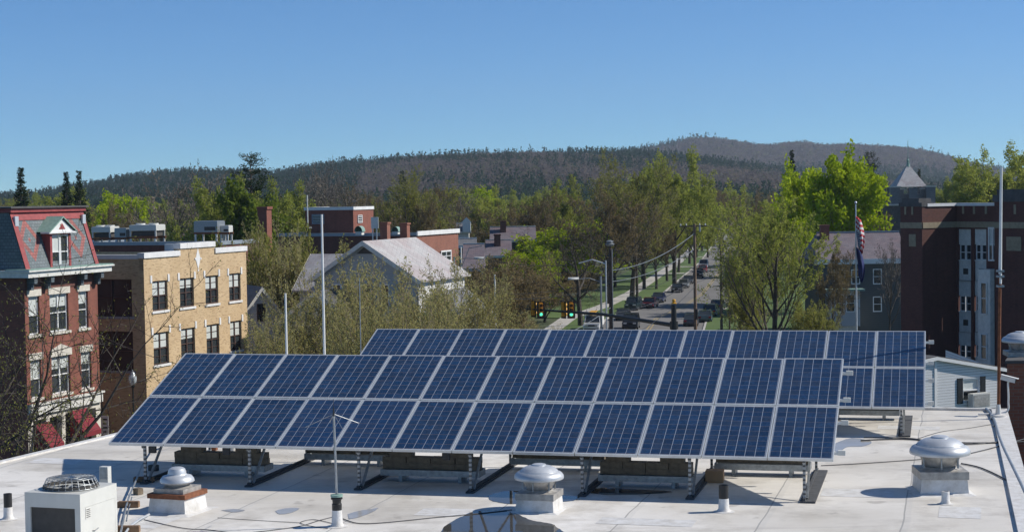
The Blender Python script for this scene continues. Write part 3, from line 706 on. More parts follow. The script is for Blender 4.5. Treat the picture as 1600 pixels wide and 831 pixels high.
cable([(536, 811), (560, 818), (600, 817), (680, 809), (745, 803), (800, 797)], .007, 'thin cable from the radio antenna to the puddle')
cable([(524, 807), (500, 813), (470, 822), (430, 828), (395, 832)], .006, 'thin cable trailing left from the radio antenna')
cable([(512, 826), (480, 821), (470, 816), (490, 812), (520, 818)], .005, 'loose loop of wire at the foot of the radio antenna')
cable([(225, 812), (250, 818), (290, 826), (325, 828), (370, 834)], .006, 'thin wire wandering in front of the rusty banded fan')
cable([(340, 809), (400, 813), (470, 817)], .004, 'straight thin wire on the roof between rusty banded fan and antenna')
pts = spline([roofp(a, b) + Vector((0, 0, .04)) for a, b in ((1541, 641), (1549, 650), (1555, 662), (1561, 683), (1569, 704), (1581, 729), (1594, 756), (1606, 782))]); mb = MB(); mb.tube(pts, .028, 8)
edge = empty('edge_conduit', 'blue grey conduit clipped along the right edge of the roof', 'conduit', pts[0]); mb.build('pipe', MT['coping'], edge, smooth=True, uv=False)
for q in pts[6::6]:
    mb = MB(); mb.box(q.x - .06, q.x + .16, q.y - .03, q.y + .03, RZ + .004, RZ + .035); mb.build('clip', MT['galv'], edge)

# puddles and damp patches
def blob(px, name, mat, z, label):
    pts = spline([roofp(a, b) for a, b in px + px[:1]], 6)[:-1]; rng = random.Random(len(label))
    c = sum(pts, Vector()) / len(pts); pts = [c + (q - c) * rng.uniform(.955, 1.03) for q in pts]
    a = sum(pts[i].x * pts[(i + 1) % len(pts)].y - pts[(i + 1) % len(pts)].x * pts[i].y for i in range(len(pts)))
    if a < 0: pts.reverse()
    mb = MB(); mb.poly([(q.x, q.y, RZ + z) for q in pts]); return thing(mb, name, label, 'puddle', MT[mat], (pts[0].x, pts[0].y, RZ), kind='structure')
blob([(670, 850), (700, 818), (735, 801), (775, 797), (805, 802), (830, 812), (860, 818), (885, 832), (905, 850)], 'puddle', 'water', .006, 'puddle of rain water before the centre fan reflecting the sky')
blob([(762, 775), (790, 767), (850, 768), (880, 774), (905, 776), (890, 783), (840, 785), (800, 787), (770, 783)], 'puddle', 'water', .005, 'thin puddle in the shade behind the centre fan')
blob([(905, 766), (950, 762), (1010, 765), (1050, 768), (1000, 772), (940, 772)], 'puddle', 'water', .005, 'narrow puddle in the shade right of the centre fan')
blob([(543, 803), (560, 798), (580, 795), (592, 793), (582, 800), (560, 808), (546, 810)], 'puddle', 'damp', .005, 'shallow drying puddle right of the radio antenna')
blob([(430, 798), (445, 794), (468, 794), (455, 801), (437, 803)], 'puddle', 'damp', .005, 'shallow drying puddle between rusty banded fan and antenna')
blob([(1296, 700), (1310, 690), (1335, 684), (1362, 690), (1350, 697), (1325, 698), (1310, 706)], 'puddle', 'damp', .005, 'shallow puddle right of the front array')
blob([(345, 797), (365, 795), (383, 797), (366, 800)], 'puddle', 'damp', .005, 'small wet streak right of the rusty banded fan')

# masts and whip antennas at the far edge of the roof
def whip(px, ytop, ybase, Y, rad, mat, label, foot=None, foot_mat='rust', hfoot=.6):
    b = at(px, ybase, Y); t = at(px, ytop, Y)
    r = empty('whip_antenna', label, 'antenna', (b.x, b.y, RZ))
    mb = MB(); mb.tube([(b.x, b.y, RZ + hfoot), (b.x, b.y, t.z)], [rad, rad * .8], 10); mb.build('whip', MT[mat], r, smooth=True)
    mb = MB(); mb.tube([(b.x, b.y, RZ), (b.x, b.y, RZ + hfoot)], rad * 1.35, 10); mb.lathe((b.x, b.y, RZ), [(.12, .004), (.12, .02), (rad, .02)], 14); mb.build('foot', MT[foot_mat], r, smooth=True)
    for z in (hfoot, hfoot * .6): 
        q = MB(); q.box(b.x - rad * 2.2, b.x + rad * 2.2, b.y - rad * 2, b.y + rad * 2, RZ + z - .03, RZ + z); q.build('clamp', MT['galv'], r)
whip(507, 335, 560, 39.6, .031, 'white', 'tallest white whip antenna behind the left of the arrays', hfoot=1.0)
whip(448, 458, 560, 39.9, .03, 'white', 'short thick white whip antenna behind the left of the front array')
whip(564, 434, 560, 39.4, .014, 'galv', 'thin grey whip antenna at the left end of the rear array')
b = roofp(1560, 654); r = empty('antenna_mast', 'tall mast at the right roof corner, white above and rusty below', 'antenna mast', b)
t = at(1564.5, 262, b.y); k = at(1562.5, 428, b.y)
mb = MB(); mb.tube([b, k], .032, 10); mb.build('lower_pipe', MT['rust'], r, smooth=True)
mb = MB(); mb.tube([k - Vector((0, 0, .2)), t], [.034, .026], 10); mb.build('whip', MT['white'], r, smooth=True)
for zz in (-.25, -.05, .06): q = MB(); q.box(k.x - .07, k.x + .07, k.y - .07, k.y + .05, k.z + zz - .02, k.z + zz + .02); q.build('clamp', MT['galv'], r)
q = MB(); q.lathe((b.x, b.y, RZ), [(.16, .004), (.16, .08), (.06, .10), (.04, .3)], 16); q.build('foot', MT['flash'], r, smooth=True)

# security camera on its bracket
c = at(1577, 592, 35.4); r = empty('security_camera', 'white bullet security camera on a bent pipe at the right edge', 'camera', (c.x, c.y, c.z))
d = Vector((.86, -.45, -.22)).normalized(); s_ = d.cross(Vector((0, 0, 1))).normalized(); u_ = s_.cross(d)
mb = MB(); mb.obox(c - d * .17 - s_ * .05 - u_ * .05, d * .30, s_ * .09, u_ * .09); mb.build('housing', MT['white'], r)
mb = MB(); mb.obox(c - d * .18 - s_ * .055 + u_ * .047, d * .36, s_ * .11, u_ * .012); mb.build('sun_shield', MT['white'], r)
mb = MB(); mb.obox(c + d * .132 - s_ * .04 - u_ * .04, d * .006, s_ * .08, u_ * .08); mb.build('lens', MT['black'], r)
f = roofp(1556, 662); mb = MB(); mb.tube(spline([c - u_ * .05, c - u_ * .12, Vector((c.x - .02, c.y, RZ + .3)), Vector((c.x - .08, c.y, RZ + .06)), Vector((f.x, c.y, RZ + .03))]), .02, 8); mb.build('bracket_pipe', MT['white'], r, smooth=True)

# neighbouring brick block at the right edge with its own fan
r = empty('brick_penthouse', 'dark brick block rising beside the right edge of the roof', 'building', (10.75, 37.0, 0))
_b = Vector((10.72, 37.0, 0)); _e = Vector((.36, 1, 0)).normalized(); _n = Vector((1, -.03, 0))
mb = MB(); mb.obox(_b, _n * 6, _e * 6, (0, 0, 12.86)); mb.build('wall', MT['brick_mid'], r)
mb = MB(); mb.obox(_b + Vector((-.06, -.07, 12.86)), _n * 6.2, _e * 6.2, (0, 0, .07)); mb.build('roof', MT['tar'], r)
p = at(1594, 560, 38.0); big_fan((p.x, p.y, 12.93), .86, -.1, 'exhaust fan on top of the dark brick block, cut by the frame', ground=False)

# ------------------------------------------------------------------ red mansard building
A = at(38, 450, 105); FR = Facade((A.x, A.y), E1, N1)
ub = FR.hit(155, 560)[0]
zc = FR.hit(95, 430)[1]; zt = FR.hit(90, 322)[1]
red = empty('mansard_building', 'red brick corner building with slate mansard roof and white lintels', 'building', (A.x, A.y, 0))
FRs = Facade(FR.pt(0, 0)[:2], -N1, -E1)                # side wall towards the camera
WD = 14.0
w3 = [FR.rect(45, 463, 62, 522), FR.rect(78, 458, 107, 518), FR.rect(123, 455, 138, 513)]
w2 = [FR.rect(48, 563, 65, 624), FR.rect(81, 554, 110, 613), FR.rect(127, 549, 143, 606)]
def lvl(ws):
    z0 = sum(w[2] for w in ws) / 3; z1 = sum(w[3] for w in ws) / 3
    return [(a, b, z0, z1) for a, b, _, _ in ws]
w3, w2 = lvl(w3), lvl(w2)
zs = FR.hit(100, 641)[1]                               # storefront lintel underside
shop = [(.55, 1.9, .5, zs - .25), (2.25, 3.55, .05, zs - .25), (3.95, 5.6, .5, zs - .25), (6.0, ub - .55, .05, zs - .25)]
mb = MB(); FR.wall(mb, 0, ub, zs + .55, zc, w3 + w2, .25)
FRs.wall(mb, 0, WD, 0, zc, [], .2)
bk = Facade(FR.pt(ub, 0)[:2], -N1, E1); bk.wall(mb, 0, WD, 0, zc, [])
mb.build('wall', MT['brick_red'], red)
mb = MB(); FR.wall(mb, 0, ub, 0, zs + .55, shop, .5); mb.build('storefront', MT['stone'], red)
mb = MB(); FR.fbox(mb, 0, ub, zs + .1, zs + .7, .01, .22); FR.fbox(mb, -.05, ub + .05, zs + .7, zs + .82, .0, .35); mb.build('shop_cornice', MT['offwhite'], red)
for q in shop: FR.window(red, *q, MT['brownframe'], 'pair' if q[2] > .3 else 'sash', .45, name='shop_window')
for q in (w3, w2):
    for i, w in enumerate(q):
        FR.window(red, *w, MT['white'], 'pair' if i == 1 else 'sash', .2, sill=MT['stone'], lintel=MT['stone'], blind=.47 if (i == 0) else .3, fw=.09, lint_h=.42, ov=.16)
        if q is w2 and i == 1:
            mb = MB(); a, b, c, d = w
            mb.poly([FR.pt(a - .2, d + .40, .07), FR.pt(b + .2, d + .40, .07), FR.pt((a + b) / 2, d + .75, .07)]); mb.poly([FR.pt(a - .2, d + .40, .0), FR.pt((a + b) / 2, d + .75, .0), FR.pt((a + b) / 2, d + .75, .07), FR.pt(a - .2, d + .40, .07)]); mb.poly([FR.pt(b + .2, d + .40, .0), FR.pt(b + .2, d + .40, .07), FR.pt((a + b) / 2, d + .75, .07), FR.pt((a + b) / 2, d + .75, .0)])
            mb.build('lintel_peak', MT['stone'], red)
# cornice with brackets
mb = MB(); FR.fbox(mb, -.6, ub + .6, zc + .05, zc + .4, -WD, .75); FR.fbox(mb, -.7, ub + .7, zc + .4, zc + .5, -WD, .9); mb.build('cornice', MT['offwhite'], red)
mb = MB(); FR.fbox(mb, -.65, ub + .65, zc + .503, zc + .56, -.9, .85); mb.build('cornice_roof', MT['copper'], red)
mb = MB(); FR.fbox(mb, -.03, ub + .03, zc - .75, zc + .05, -WD, .06); mb.build('frieze', MT['brick_dark'], red)
for u in (.35, 2.1, ub - 2.2, ub - .3):
    mb = MB(); FR.fbox(mb, u - .17, u + .17, zc - .35, zc + .05, .06, .62); FR.fbox(mb, u - .14, u + .14, zc - .75, zc - .35, .06, .35); mb.build('bracket', MT['slate'], red)
# mansard: the slope leans back towards the top, slate band panels with red diamond pattern
m = NM('mansard_slate'); uv = m.uv(); b = m.n('ShaderNodeTexBrick'); m.l(uv, b.inputs['Vector']); b.inputs['Scale'].default_value = 1
b.inputs['Brick Width'].default_value = .28; b.inputs['Row Height'].default_value = .2; b.inputs['Mortar Size'].default_value = .012
b.inputs['Color1'].default_value = (.115, .145, .15, 1); b.inputs['Color2'].default_value = (.17, .195, .205, 1); b.inputs['Mortar'].default_value = (.05, .055, .06, 1)
o_ = m.n('ShaderNodeTexCoord').outputs['Object']
sp = m.n('ShaderNodeSeparateXYZ'); m.l(o_, sp.inputs[0])
zb, zm = zc + .56, zt - .9
uu = m.math('ADD', m.math('MULTIPLY', sp.outputs[0], E1.x), m.math('MULTIPLY', sp.outputs[1], E1.y))
tot = None
dhw = 1.5 * (FR.hit(67, 377)[0] - FR.hit(56, 377)[0])
for uc in (FR.hit(56, 377)[0], FR.hit(128, 377)[0]):
    dd = m.math('ADD', m.math('DIVIDE', m.math('ABSOLUTE', m.math('SUBTRACT', uu, uc)), dhw), m.math('DIVIDE', m.math('ABSOLUTE', m.math('SUBTRACT', sp.outputs[2], (zb + zm) / 2 + .3)), 1.35))
    ring = m.math('MULTIPLY', m.math('GREATER_THAN', dd, .62), m.math('LESS_THAN', dd, 1.0))
    ring = m.math('ADD', ring, m.math('LESS_THAN', dd, .12))
    tot = ring if tot is None else m.math('ADD', tot, ring)
f = m.noise(uv, 3, 3); redc = m.mix(1.0, b.outputs[0], (2.2, .62, .50), 'MULTIPLY')
m.col(m.mix(tot, b.outputs[0], redc)); m.bump(b.outputs[1], -.3, .02); m.set(.65); MT['mansard'] = m.m
lean = 1.0; side = .02
def MP(u, z, k): return FR.pt(u, z, k)
mb = MB(); mb.poly([MP(0, zb, .1), MP(ub, zb, .1), MP(ub - side, zt - .35, -lean), MP(side, zt - .35, -lean)])
mb.poly([MP(0, zb, -WD), MP(0, zb, .1), MP(side, zt - .35, -lean), MP(side, zt - .35, -WD)])
mb.poly([MP(ub, zb, .1), MP(ub, zb, -WD), MP(ub - side, zt - .35, -WD), MP(ub - side, zt - .35, -lean)])
mb.build('mansard_roof', MT['mansard'], red)
def rk(t): return .1 + (-lean - .1) * t
mb = MB()
for (u0, u1, s0, s1) in ((0, .45, 0, side), (ub - .38, ub, -side, 0)):
    a0 = u0 + (s0 if u0 == 0 else s0) * 0; 
    mb.poly([MP(u0, zb, .16), MP(u1, zb, .16), MP(u1 + (side if u0 == 0 else -side), zt - .35, -lean + .06), MP(u0 + (side if u0 == 0 else -side), zt - .35, -lean + .06)])
t = .86; zq = zb + (zt - .35 - zb) * t
mb.poly([MP(side * t, zq, rk(t) + .05), MP(ub - side * t, zq, rk(t) + .05), MP(ub - side, zt - .35, -lean + .05), MP(side, zt - .35, -lean + .05)])
FR.fbox(mb, side - .1, ub - side + .1, zt - .35, zt - .1, -WD + .3, -lean + .22); mb.build('roof_trim', MT['redpaint'], red)
mb = MB(); FR.fbox(mb, side - .25, ub - side + .25, zt - .098, zt, -WD + .2, -lean + .36); mb.build('roof_deck', MT['tar'], red)
for u in (side * t + .32, ub - side * t - .32):
    mb = MB(); FR.fbox(mb, u - .17, u + .17, zq - .35, zq + .25, rk(t) + .06, rk(t) + .2); mb.build('corner_rosette', MT['alu'], red)
# dormer
du0, du1 = FR.hit(78, 395)[0] + .1, FR.hit(107, 395)[0] - .1
dz0, dz1 = FR.hit(92, 421)[1] + .05, FR.hit(92, 369)[1] + .1
dk = .12
dm = MB(); FR.fbox(dm, du0 - .22, du0, dz0, dz1 + .12, -1.4, dk); FR.fbox(dm, du1, du1 + .22, dz0, dz1 + .12, -1.4, dk); FR.fbox(dm, du0, du1, dz1, dz1 + .12, -1.4, dk); FR.fbox(dm, du0, du1, dz0 - .1, dz0, -.6, dk)
dorm = dm.build('dormer', MT['redpaint'], red)
FRd = Facade(FR.pt(0, 0, dk - .03)[:2], E1, N1)
FRd.window(dorm, du0, (du0 + du1) / 2, dz0, dz1, MT['white'], 'sash', .1, fw=.09, blind=.45); FRd.window(dorm, (du0 + du1) / 2 + .03, du1, dz0, dz1, MT['white'], 'sash', .1, fw=.09)
um = (du0 + du1) / 2; hw = (du1 - du0) / 2 + .62; zr = dz1 + .12; pk = zr + .95
mb = MB()
for sgn in (-1, 1):
    mb.poly([MP(um + sgn * hw, zr + .08, .38), MP(um, pk + .1, .38), MP(um, pk + .1, -1.9), MP(um + sgn * hw, zr + .08, -1.9)])
    mb.poly([MP(um + sgn * hw, zr, .38), MP(um, pk, .38), MP(um, pk + .1, .38), MP(um + sgn * hw, zr + .08, .38)])
mb.build('dormer_roof', MT['copper'], red)
mb = MB(); mb.poly([MP(um - hw + .12, zr + .02, .25), MP(um + hw - .12, zr + .02, .25), MP(um, pk - .05, .25)]); FR.fbox(mb, um - hw, um + hw, zr - .03, zr + .08, -.3, .34); mb.build('pediment', MT['white'], red)
mb = MB(); mb.poly([MP(um - .36, zr + .22, .265), MP(um + .36, zr + .22, .265), MP(um, pk - .32, .265)]); mb.build('pediment_panel', MT['redpaint'], red)
for (u0, u1, z0, z1, lb) in ((.55, 2.1, 1.6, 2.9, 0), (4.3, 6.2, 1.9, zs - .1, 0)):
    aw = MB(); aw.poly([FR.pt(u0, z1, .1), FR.pt(u1, z1, .1), FR.pt(u1, z0, 1.15), FR.pt(u0, z0, 1.15)]); aw.poly([FR.pt(u0, z0, 1.15), FR.pt(u1, z0, 1.15), FR.pt(u1, z0 - .3, 1.15), FR.pt(u0, z0 - .3, 1.15)])
    for u in (u0, u1): aw.poly([FR.pt(u, z1, .1), FR.pt(u, z0, 1.15), FR.pt(u, z0 - .3, 1.15), FR.pt(u, z0 - .3, .1)])
    aw.build('awning', MT['awning'], red)

# ------------------------------------------------------------------ yellow brick building
A = at(226, 480, 118); FY = Facade((A.x, A.y), E1, N1); ub = FY.hit(386, 470)[0]
yel = empty('yellow_brick_building', 'yellow mottled brick building with white stepped parapet and diamond ornament', 'building', (A.x, A.y, 0))
zp = FY.hit(300, 397)[1]; zp1 = zp + .45
r1 = [(238, 437, 262, 485), (281, 434, 303, 480), (321, 431, 341, 474), (358, 428, 376, 470)]
r2 = [(240, 518, 263, 567), (283, 513, 304, 561), (323, 507, 341, 555), (359, 501, 376, 548)]
H1 = [FY.rect(*q) for q in r1]; H2 = [FY.rect(*q) for q in r2]
def lev(ws, ref=None):
    n = len(ws); z0 = sum(w[2] for w in ws) / n; z1 = sum(w[3] for w in ws) / n
    return [((ref[i] if ref else ws[i])[0], (ref[i] if ref else ws[i])[1], z0, z1) for i in range(n)]
H1 = lev(H1); H2 = lev(H2, H1); H3 = [(a, b, .6, 2.9) for a, b, _, _ in H1]
us_ = [FY.hit(280, 390)[0], FY.hit(335, 385)[0]]
mb = MB(); FY.wall(mb, 0, ub, 0, zp - .9, H1 + H2 + H3, .22)
FY.fbox(mb, 0, ub, zp - .899, zp - .05, -.35, 0); FY.fbox(mb, us_[0], us_[1], zp - .049, zp1, -.35, 0)
FS = Facade(FY.pt(0, 0)[:2], -N1, -E1); sw = [(1.0, 4.4, H1[0][2] - .3, H1[0][3] + .2), (1.0, 4.4, H2[0][2] - .3, H2[0][3] + .2), (8, 10.6, H1[0][2], H1[0][3] + .2), (8, 10.6, H2[0][2], H2[0][3] + .2)]
FS.wall(mb, 0, 16, 0, zp - .1, sw, .22); FB = Facade(FY.pt(ub, 0)[:2], -N1, E1); FB.wall(mb, 0, 16, 0, zp - .1, [])
mb.build('wall', MT['brick_yellow'], yel)
mb = MB(); FY.fbox(mb, .3, ub - .3, zp - 1.0, zp - .9, -16, -.36); mb.build('roof', MT['tar'], yel)
mb = MB(); FY.fbox(mb, -.06, us_[0], zp - .05, zp + .32, -.45, .1); FY.fbox(mb, us_[0], us_[1], zp1, zp1 + .38, -.45, .1); FY.fbox(mb, us_[1], ub + .06, zp - .05, zp + .32, -.45, .1)
FY.fbox(mb, us_[0] - .002, us_[0] + .3, zp + .3, zp1 + .36, -1.2, -.46); FS.fbox(mb, .46, 7, zp - .1, zp + .2, -.4, .06); mb.build('parapet_coping', MT['coping_white'], yel)
mb = MB(); FS.fbox(mb, 7.01, 16.1, zp - .1, zp + .12, -.4, .06); mb.build('side_coping', MT['coping'], yel)
for row in (H1, H2, H3):
    for i, w in enumerate(row):
        wd_ = FY.window(yel, *w, MT['brownframe'], 'six', .18, sill=MT['coping_white'], blind=(.44, .3, .42, .47)[i], fw=.08)
        for u in (w[0] - .26, w[1] + .02): q = MB(); FY.fbox(q, u, u + .22, w[3] - .1, w[3] + .42, -.02, .05); q.build('corner_block', MT['coping_white'], wd_)
for w in sw: FS.window(yel, *w, MT['brownframe'], 'pair', .2, sill=MT['coping'])
u, z = FY.hit(309, 404); mb = MB()
mb.poly([FY.pt(u, z - .78, .03), FY.pt(u + .34, z, .03), FY.pt(u, z + .78, .03), FY.pt(u - .34, z, .03)]); q0 = [(u, z - .78), (u + .34, z), (u, z + .78), (u - .34, z)]
for i in range(4): a, b = q0[i], q0[(i + 1) % 4]; mb.poly([FY.pt(a[0], a[1], 0), FY.pt(b[0], b[1], 0), FY.pt(b[0], b[1], .03), FY.pt(a[0], a[1], .03)])
for a, b in ((0, .86), (0, -.86), (.4, 0), (-.4, 0)): FY.fbox(mb, u + a - .07, u + a + .07, z + b - .07, z + b + .07, .0, .05)
mb.build('diamond_ornament', MT['coping_white'], yel)

# ------------------------------------------------------------------ maroon brick block behind with roof machines
def block(name, label, A, d, n, L, D, z, mat, cop, copm='coping', holes=(), z0=0, group=None, ch=.32):
    r = empty(name, label, 'building', (A[0], A[1], 0), 0, group)
    f = Facade(A, d, n); g = Facade(f.pt(L, 0)[:2], -f.n, f.d)
    mb = MB(); f.wall(mb, 0, L, z0, z, holes, .2); g.wall(mb, 0, D, z0, z, []); Facade(f.pt(0, 0)[:2], -f.n, -f.d).wall(mb, 0, D, z0, z, []); mb.build('wall', mat, r)
    mb = MB(); f.fbox(mb, .2, L - .2, z - .4, z - .35, -D, -.2); mb.build('roof', MT['tar'], r)
    mb = MB(); f.fbox(mb, -.1, L + .1, z, z + ch, -.4, .1); g.fbox(mb, .11, D, z, z + ch, -.4, .1); Facade(f.pt(0, 0)[:2], -f.n, -f.d).fbox(mb, .4, D, z, z + ch, -.4, .1); mb.build('parapet_coping', MT[copm], r)
    return r, f, g
A = at(345, 380, 150); zq = A.z - .15
mar, fm, gm = block('brick_block', 'long maroon brick building behind the yellow one with machines on its roof', (A.x - 14.5 * N1.x, A.y - 14.5 * N1.y), N1, -E1, 14.5, 7, zq, MT['brick_dark'], .3)
def rtu(px0, px1, yb, yt, Y, dep, label, legs=True, fan=0, mat='beige', open_=False):
    a = at(px0, yb, Y); b = at(px1, yb, Y); t = at((px0 + px1) / 2, yt, Y); w = b.x - a.x; h = t.z - a.z; zf = a.z
    r = empty('rooftop_air_unit', label, 'rooftop unit', (a.x, a.y, zq - .35), -.15, 'air units on the maroon building')
    b0 = zf - (zq - .35); l = .55 if legs else 0
    mb = MB(); top = b0 + h
    cab = top - (h * (.48 if open_ else 1))
    mb.box(0, w, 0, dep, cab, top); mb.box(0.05, w - .05, .05, dep - .05, top, top + .04)
    if open_:
        for x in (0.03, w - .15):
            for y in (.03, dep - .15): mb.box(x, x + .12, y, y + .12, b0, cab)
    mb.build('cabinet', MT[mat], r, local=True)
    if open_: mb = MB(); mb.box(.2, w - .2, .2, dep - .2, b0 + .05, cab - .05); mb.build('coil_box', MT['coil'], r, local=True)
    else: mb = MB(); mb.box(w * .45, w * .92, -.02, -.004, b0 + h * .15, b0 + h * .5); mb.build('grille', MT['coil'], r, local=True)
    mb = MB(); mb.box(-.05, w + .05, 0, .12, b0 - .18, b0 - .002); mb.build('support_beam', MT['rust'], r, local=True); mb = MB(); mb.box(-.05, w + .05, dep - .12, dep, b0 - .18, b0 - .002); mb.build('support_beam', MT['rust'], r, local=True)
    for x in (.05, w - .2):
        for y_ in (0.0, dep - .13): mb = MB(); mb.box(x, x + .15, y_, y_ + .13, .0, b0 - .181); mb.build('support_leg', MT['offwhite'], r, local=True)
    for k in range(fan):
        mb = MB(); mb.lathe((w * (k + .5) / fan, dep / 2, top + .04), [(.42, 0), (.42, .12), (.38, .12), (.38, .02), (0, .02)], 18); mb.build('fan_ring', MT['offwhite'], r, local=True)
    return r
rtu(143, 174, 372, 355, 155, 2.2, 'white air unit on the maroon roof, nearest the mansard building', open_=True, fan=2)
rtu(179, 198, 371, 357, 154.5, 1.0, 'small grey air unit on the maroon roof between two large ones', mat='galv')
rtu(202, 246, 370, 352, 154, 2.4, 'pale blue air unit on tall frame in the middle of the maroon roof', open_=True, fan=2)
rtu(303, 341, 363, 346, 153, 2.2, 'large grey boxy air unit on the maroon roof before bare trees', mat='galv')
rtu(343, 358, 363, 353, 153.5, 1.2, 'small greenish air unit at the right end of the maroon roof', mat='beige')
c = at(413, 365, 165); t = at(413, 323, 165); mb = MB(); w = 1.25
mb.obox(Vector((c.x - w / 2, c.y, 8)), N1 * 1.0, E1 * 1.0, (0, 0, t.z - 8.25)); mb.obox(Vector((c.x - w / 2 - .08, c.y - .08, t.z - .25)), N1 * 1.16, E1 * 1.16, (0, 0, .25))
st = empty('brick_chimney', 'square brick chimney stack rising behind the green street trees', 'chimney', (c.x, c.y, 8)); mb.build('stack', MT['brick_red'], st)

# ------------------------------------------------------------------ brick school block in the middle distance with roof house
A = at(650, 380, 172); zq2 = A.z + .75; Lb = 15.5
mid, f2, g2 = block('brick_hall', 'flat roofed brick hall with white parapet in the middle distance', (A.x - Lb * N1.x, A.y - Lb * N1.y), N1, -E1, Lb, 11.5, zq2, MT['brick_dark'], .3)
g2w = g2.rect(689, 391, 707, 412)
mb = MB(); g2.fbox(mb, .0, 11.6, zq2 - .0, zq2 + .45, .101, .2); mb.build('street_coping', MT['coping_white'], mid)
mb = MB(); g2.fbox(mb, .02, 11.5, .2, zq2 - .02, .005, .03); mb.build('street_wall', MT['brick_mid'], mid)
GW = Facade(g2.pt(0, 0, .2)[:2], g2.d, g2.n); GW.window(mid, *GW.rect(690, 391, 706, 409), MT['white'], 'pair', .1, sill=MT['white'], fw=.16); GW.window(mid, *GW.rect(690, 430, 706, 450), MT['white'], 'pair', .1, fw=.16)
A = at(552, 340, 176); d1 = at(471, 340, 176); Lp = (A.x - d1.x) / N1.x * .97
ph, f3, g3 = block('brick_roof_house', 'square brick roof house with louvres standing on the brick hall', (A.x - Lp * N1.x, A.y - Lp * N1.y), N1, -E1, Lp, 5.0, at(552, 328, 176).z, MT['brick_red'], .3, 'coping_white', z0=zq2 - .4)
f3b = Facade(f3.pt(0, 0, .12)[:2], f3.d, f3.n); f3b.window(ph, *f3b.rect(487, 335, 506, 350), MT['coping'], 'louvre', .1)
g3b = Facade(g3.pt(0, 0, .12)[:2], g3.d, g3.n); g3b.window(ph, *g3b.rect(560, 336, 567, 348), MT['white'], 'louvre', .1)
def vent_hood(px, yb, yt, Y, w, label, mat):
    a = at(px, yb, Y); t = at(px, yt, Y); h = t.z - a.z; r = empty('roof_vent_hood', label, 'roof vent', a, -.2); mb = MB()
    k = 9; prof = [(w / 2 * math.cos(math.pi * i / k), h * .35 + h * .65 * math.sin(math.pi * i / k)) for i in range(k + 1)]
    for i in range(k): (x0, z0), (x1, z1) = prof[i], prof[i + 1]; mb.poly([(x0, -.5, z0), (x1, -.5, z1), (x1, .6, z1), (x0, .6, z0)])
    mb.poly([(x, .6, z) for x, z in prof]); mb.build('hood', MT[mat], r, local=True, smooth=True)
    mb = MB(); mb.box(-w * .38, w * .38, -.4, .5, 0, h * .36); mb.build('curb', MT['offwhite'], r, local=True)
vent_hood(562, 367, 353, 171, .85, 'green arched vent hood before the brick roof house', 'copper')
vent_hood(619, 366, 354, 171, .75, 'green copper vent hood between the two brick chimneys', 'copper')
a = at(586, 373, 150); mb = MB(); mb.box(-.32, .32, -.1, .1, 1.2, 2.2); mb.box(-.25, -.15, -.05, .05, 0, 1.2); mb.box(.1, .2, -.05, .05, 0, 1.2)
thing(mb, 'satellite_cabinet', 'small white framed cabinet on posts beside the left brick chimney', 'cabinet', MT['offwhite'], (a.x, a.y, a.z - .3), local=True)
p = at(481, 356, 173.8); t = at(480, 305, 173.8); mb = MB(); mb.tube([p, Vector((p.x, p.y, t.z))], .06, 8); mb.tube([p, p + Vector((.4, 0, 0))], .06, 8)
thing(mb, 'vent_stack', 'thin white pipe standing against the brick roof house', 'pipe', MT['offwhite'], p, smooth=True)

# ------------------------------------------------------------------ houses
def house(name, label, A, d, n, wdt, L, ze, rise, wall, roof, trim='offwhite', over=.4, rake='offwhite', gablemat=None):
    """gable faces n at A..A+d*wdt, ridge runs back by L"""
    r = empty(name, label, 'house', (A[0], A[1], 0)); f = Facade(A, d, n)
    mb = MB(); f.wall(mb, 0, wdt, 0, ze, []); Facade(f.pt(wdt, 0)[:2], -f.n, f.d).wall(mb, 0, L, 0, ze, []); Facade(f.pt(0, 0)[:2], -f.n, -f.d).wall(mb, 0, L, 0, ze, []); mb.build('wall', MT[wall], r)
    mb = MB(); mb.poly([f.pt(0, ze), f.pt(wdt, ze), f.pt(wdt / 2, ze + rise)]); mb.build('gable', MT[gablemat or wall], r)
    mb = MB(); mb.poly([f.pt(0, ze, -L), f.pt(wdt / 2, ze + rise, -L), f.pt(wdt, ze, -L)]); mb.build('gable', MT[gablemat or wall], r)
    mb = MB(); sl = rise / (wdt / 2); e = over
    for u0, u1 in ((-e, wdt / 2), (wdt + e, wdt / 2)):
        zA, zB = ze - sl * e, ze + rise
        for dz in (.06, .18):
            mb.poly([f.pt(u0, zA + dz, e), f.pt(u1, zB + dz, e), f.pt(u1, zB + dz, -L - e), f.pt(u0, zA + dz, -L - e)])
        mb.poly([f.pt(u0, zA + .06, e), f.pt(u0, zA + .18, e), f.pt(u0, zA + .18, -L - e), f.pt(u0, zA + .06, -L - e)])
    mb.build('roof', MT[roof], r)
    mb = MB()
    for u0, u1 in ((-e, wdt / 2), (wdt + e, wdt / 2)):
        zA, zB = ze - sl * e, ze + rise
        for k0, k1 in ((e, e + .06),):
            mb.poly([f.pt(u0, zA - .18, k1), f.pt(u1, zB - .18, k1), f.pt(u1, zB + .2, k1), f.pt(u0, zA + .2, k1)])
    mb.build('barge_board', MT[rake], r)
    return r, f
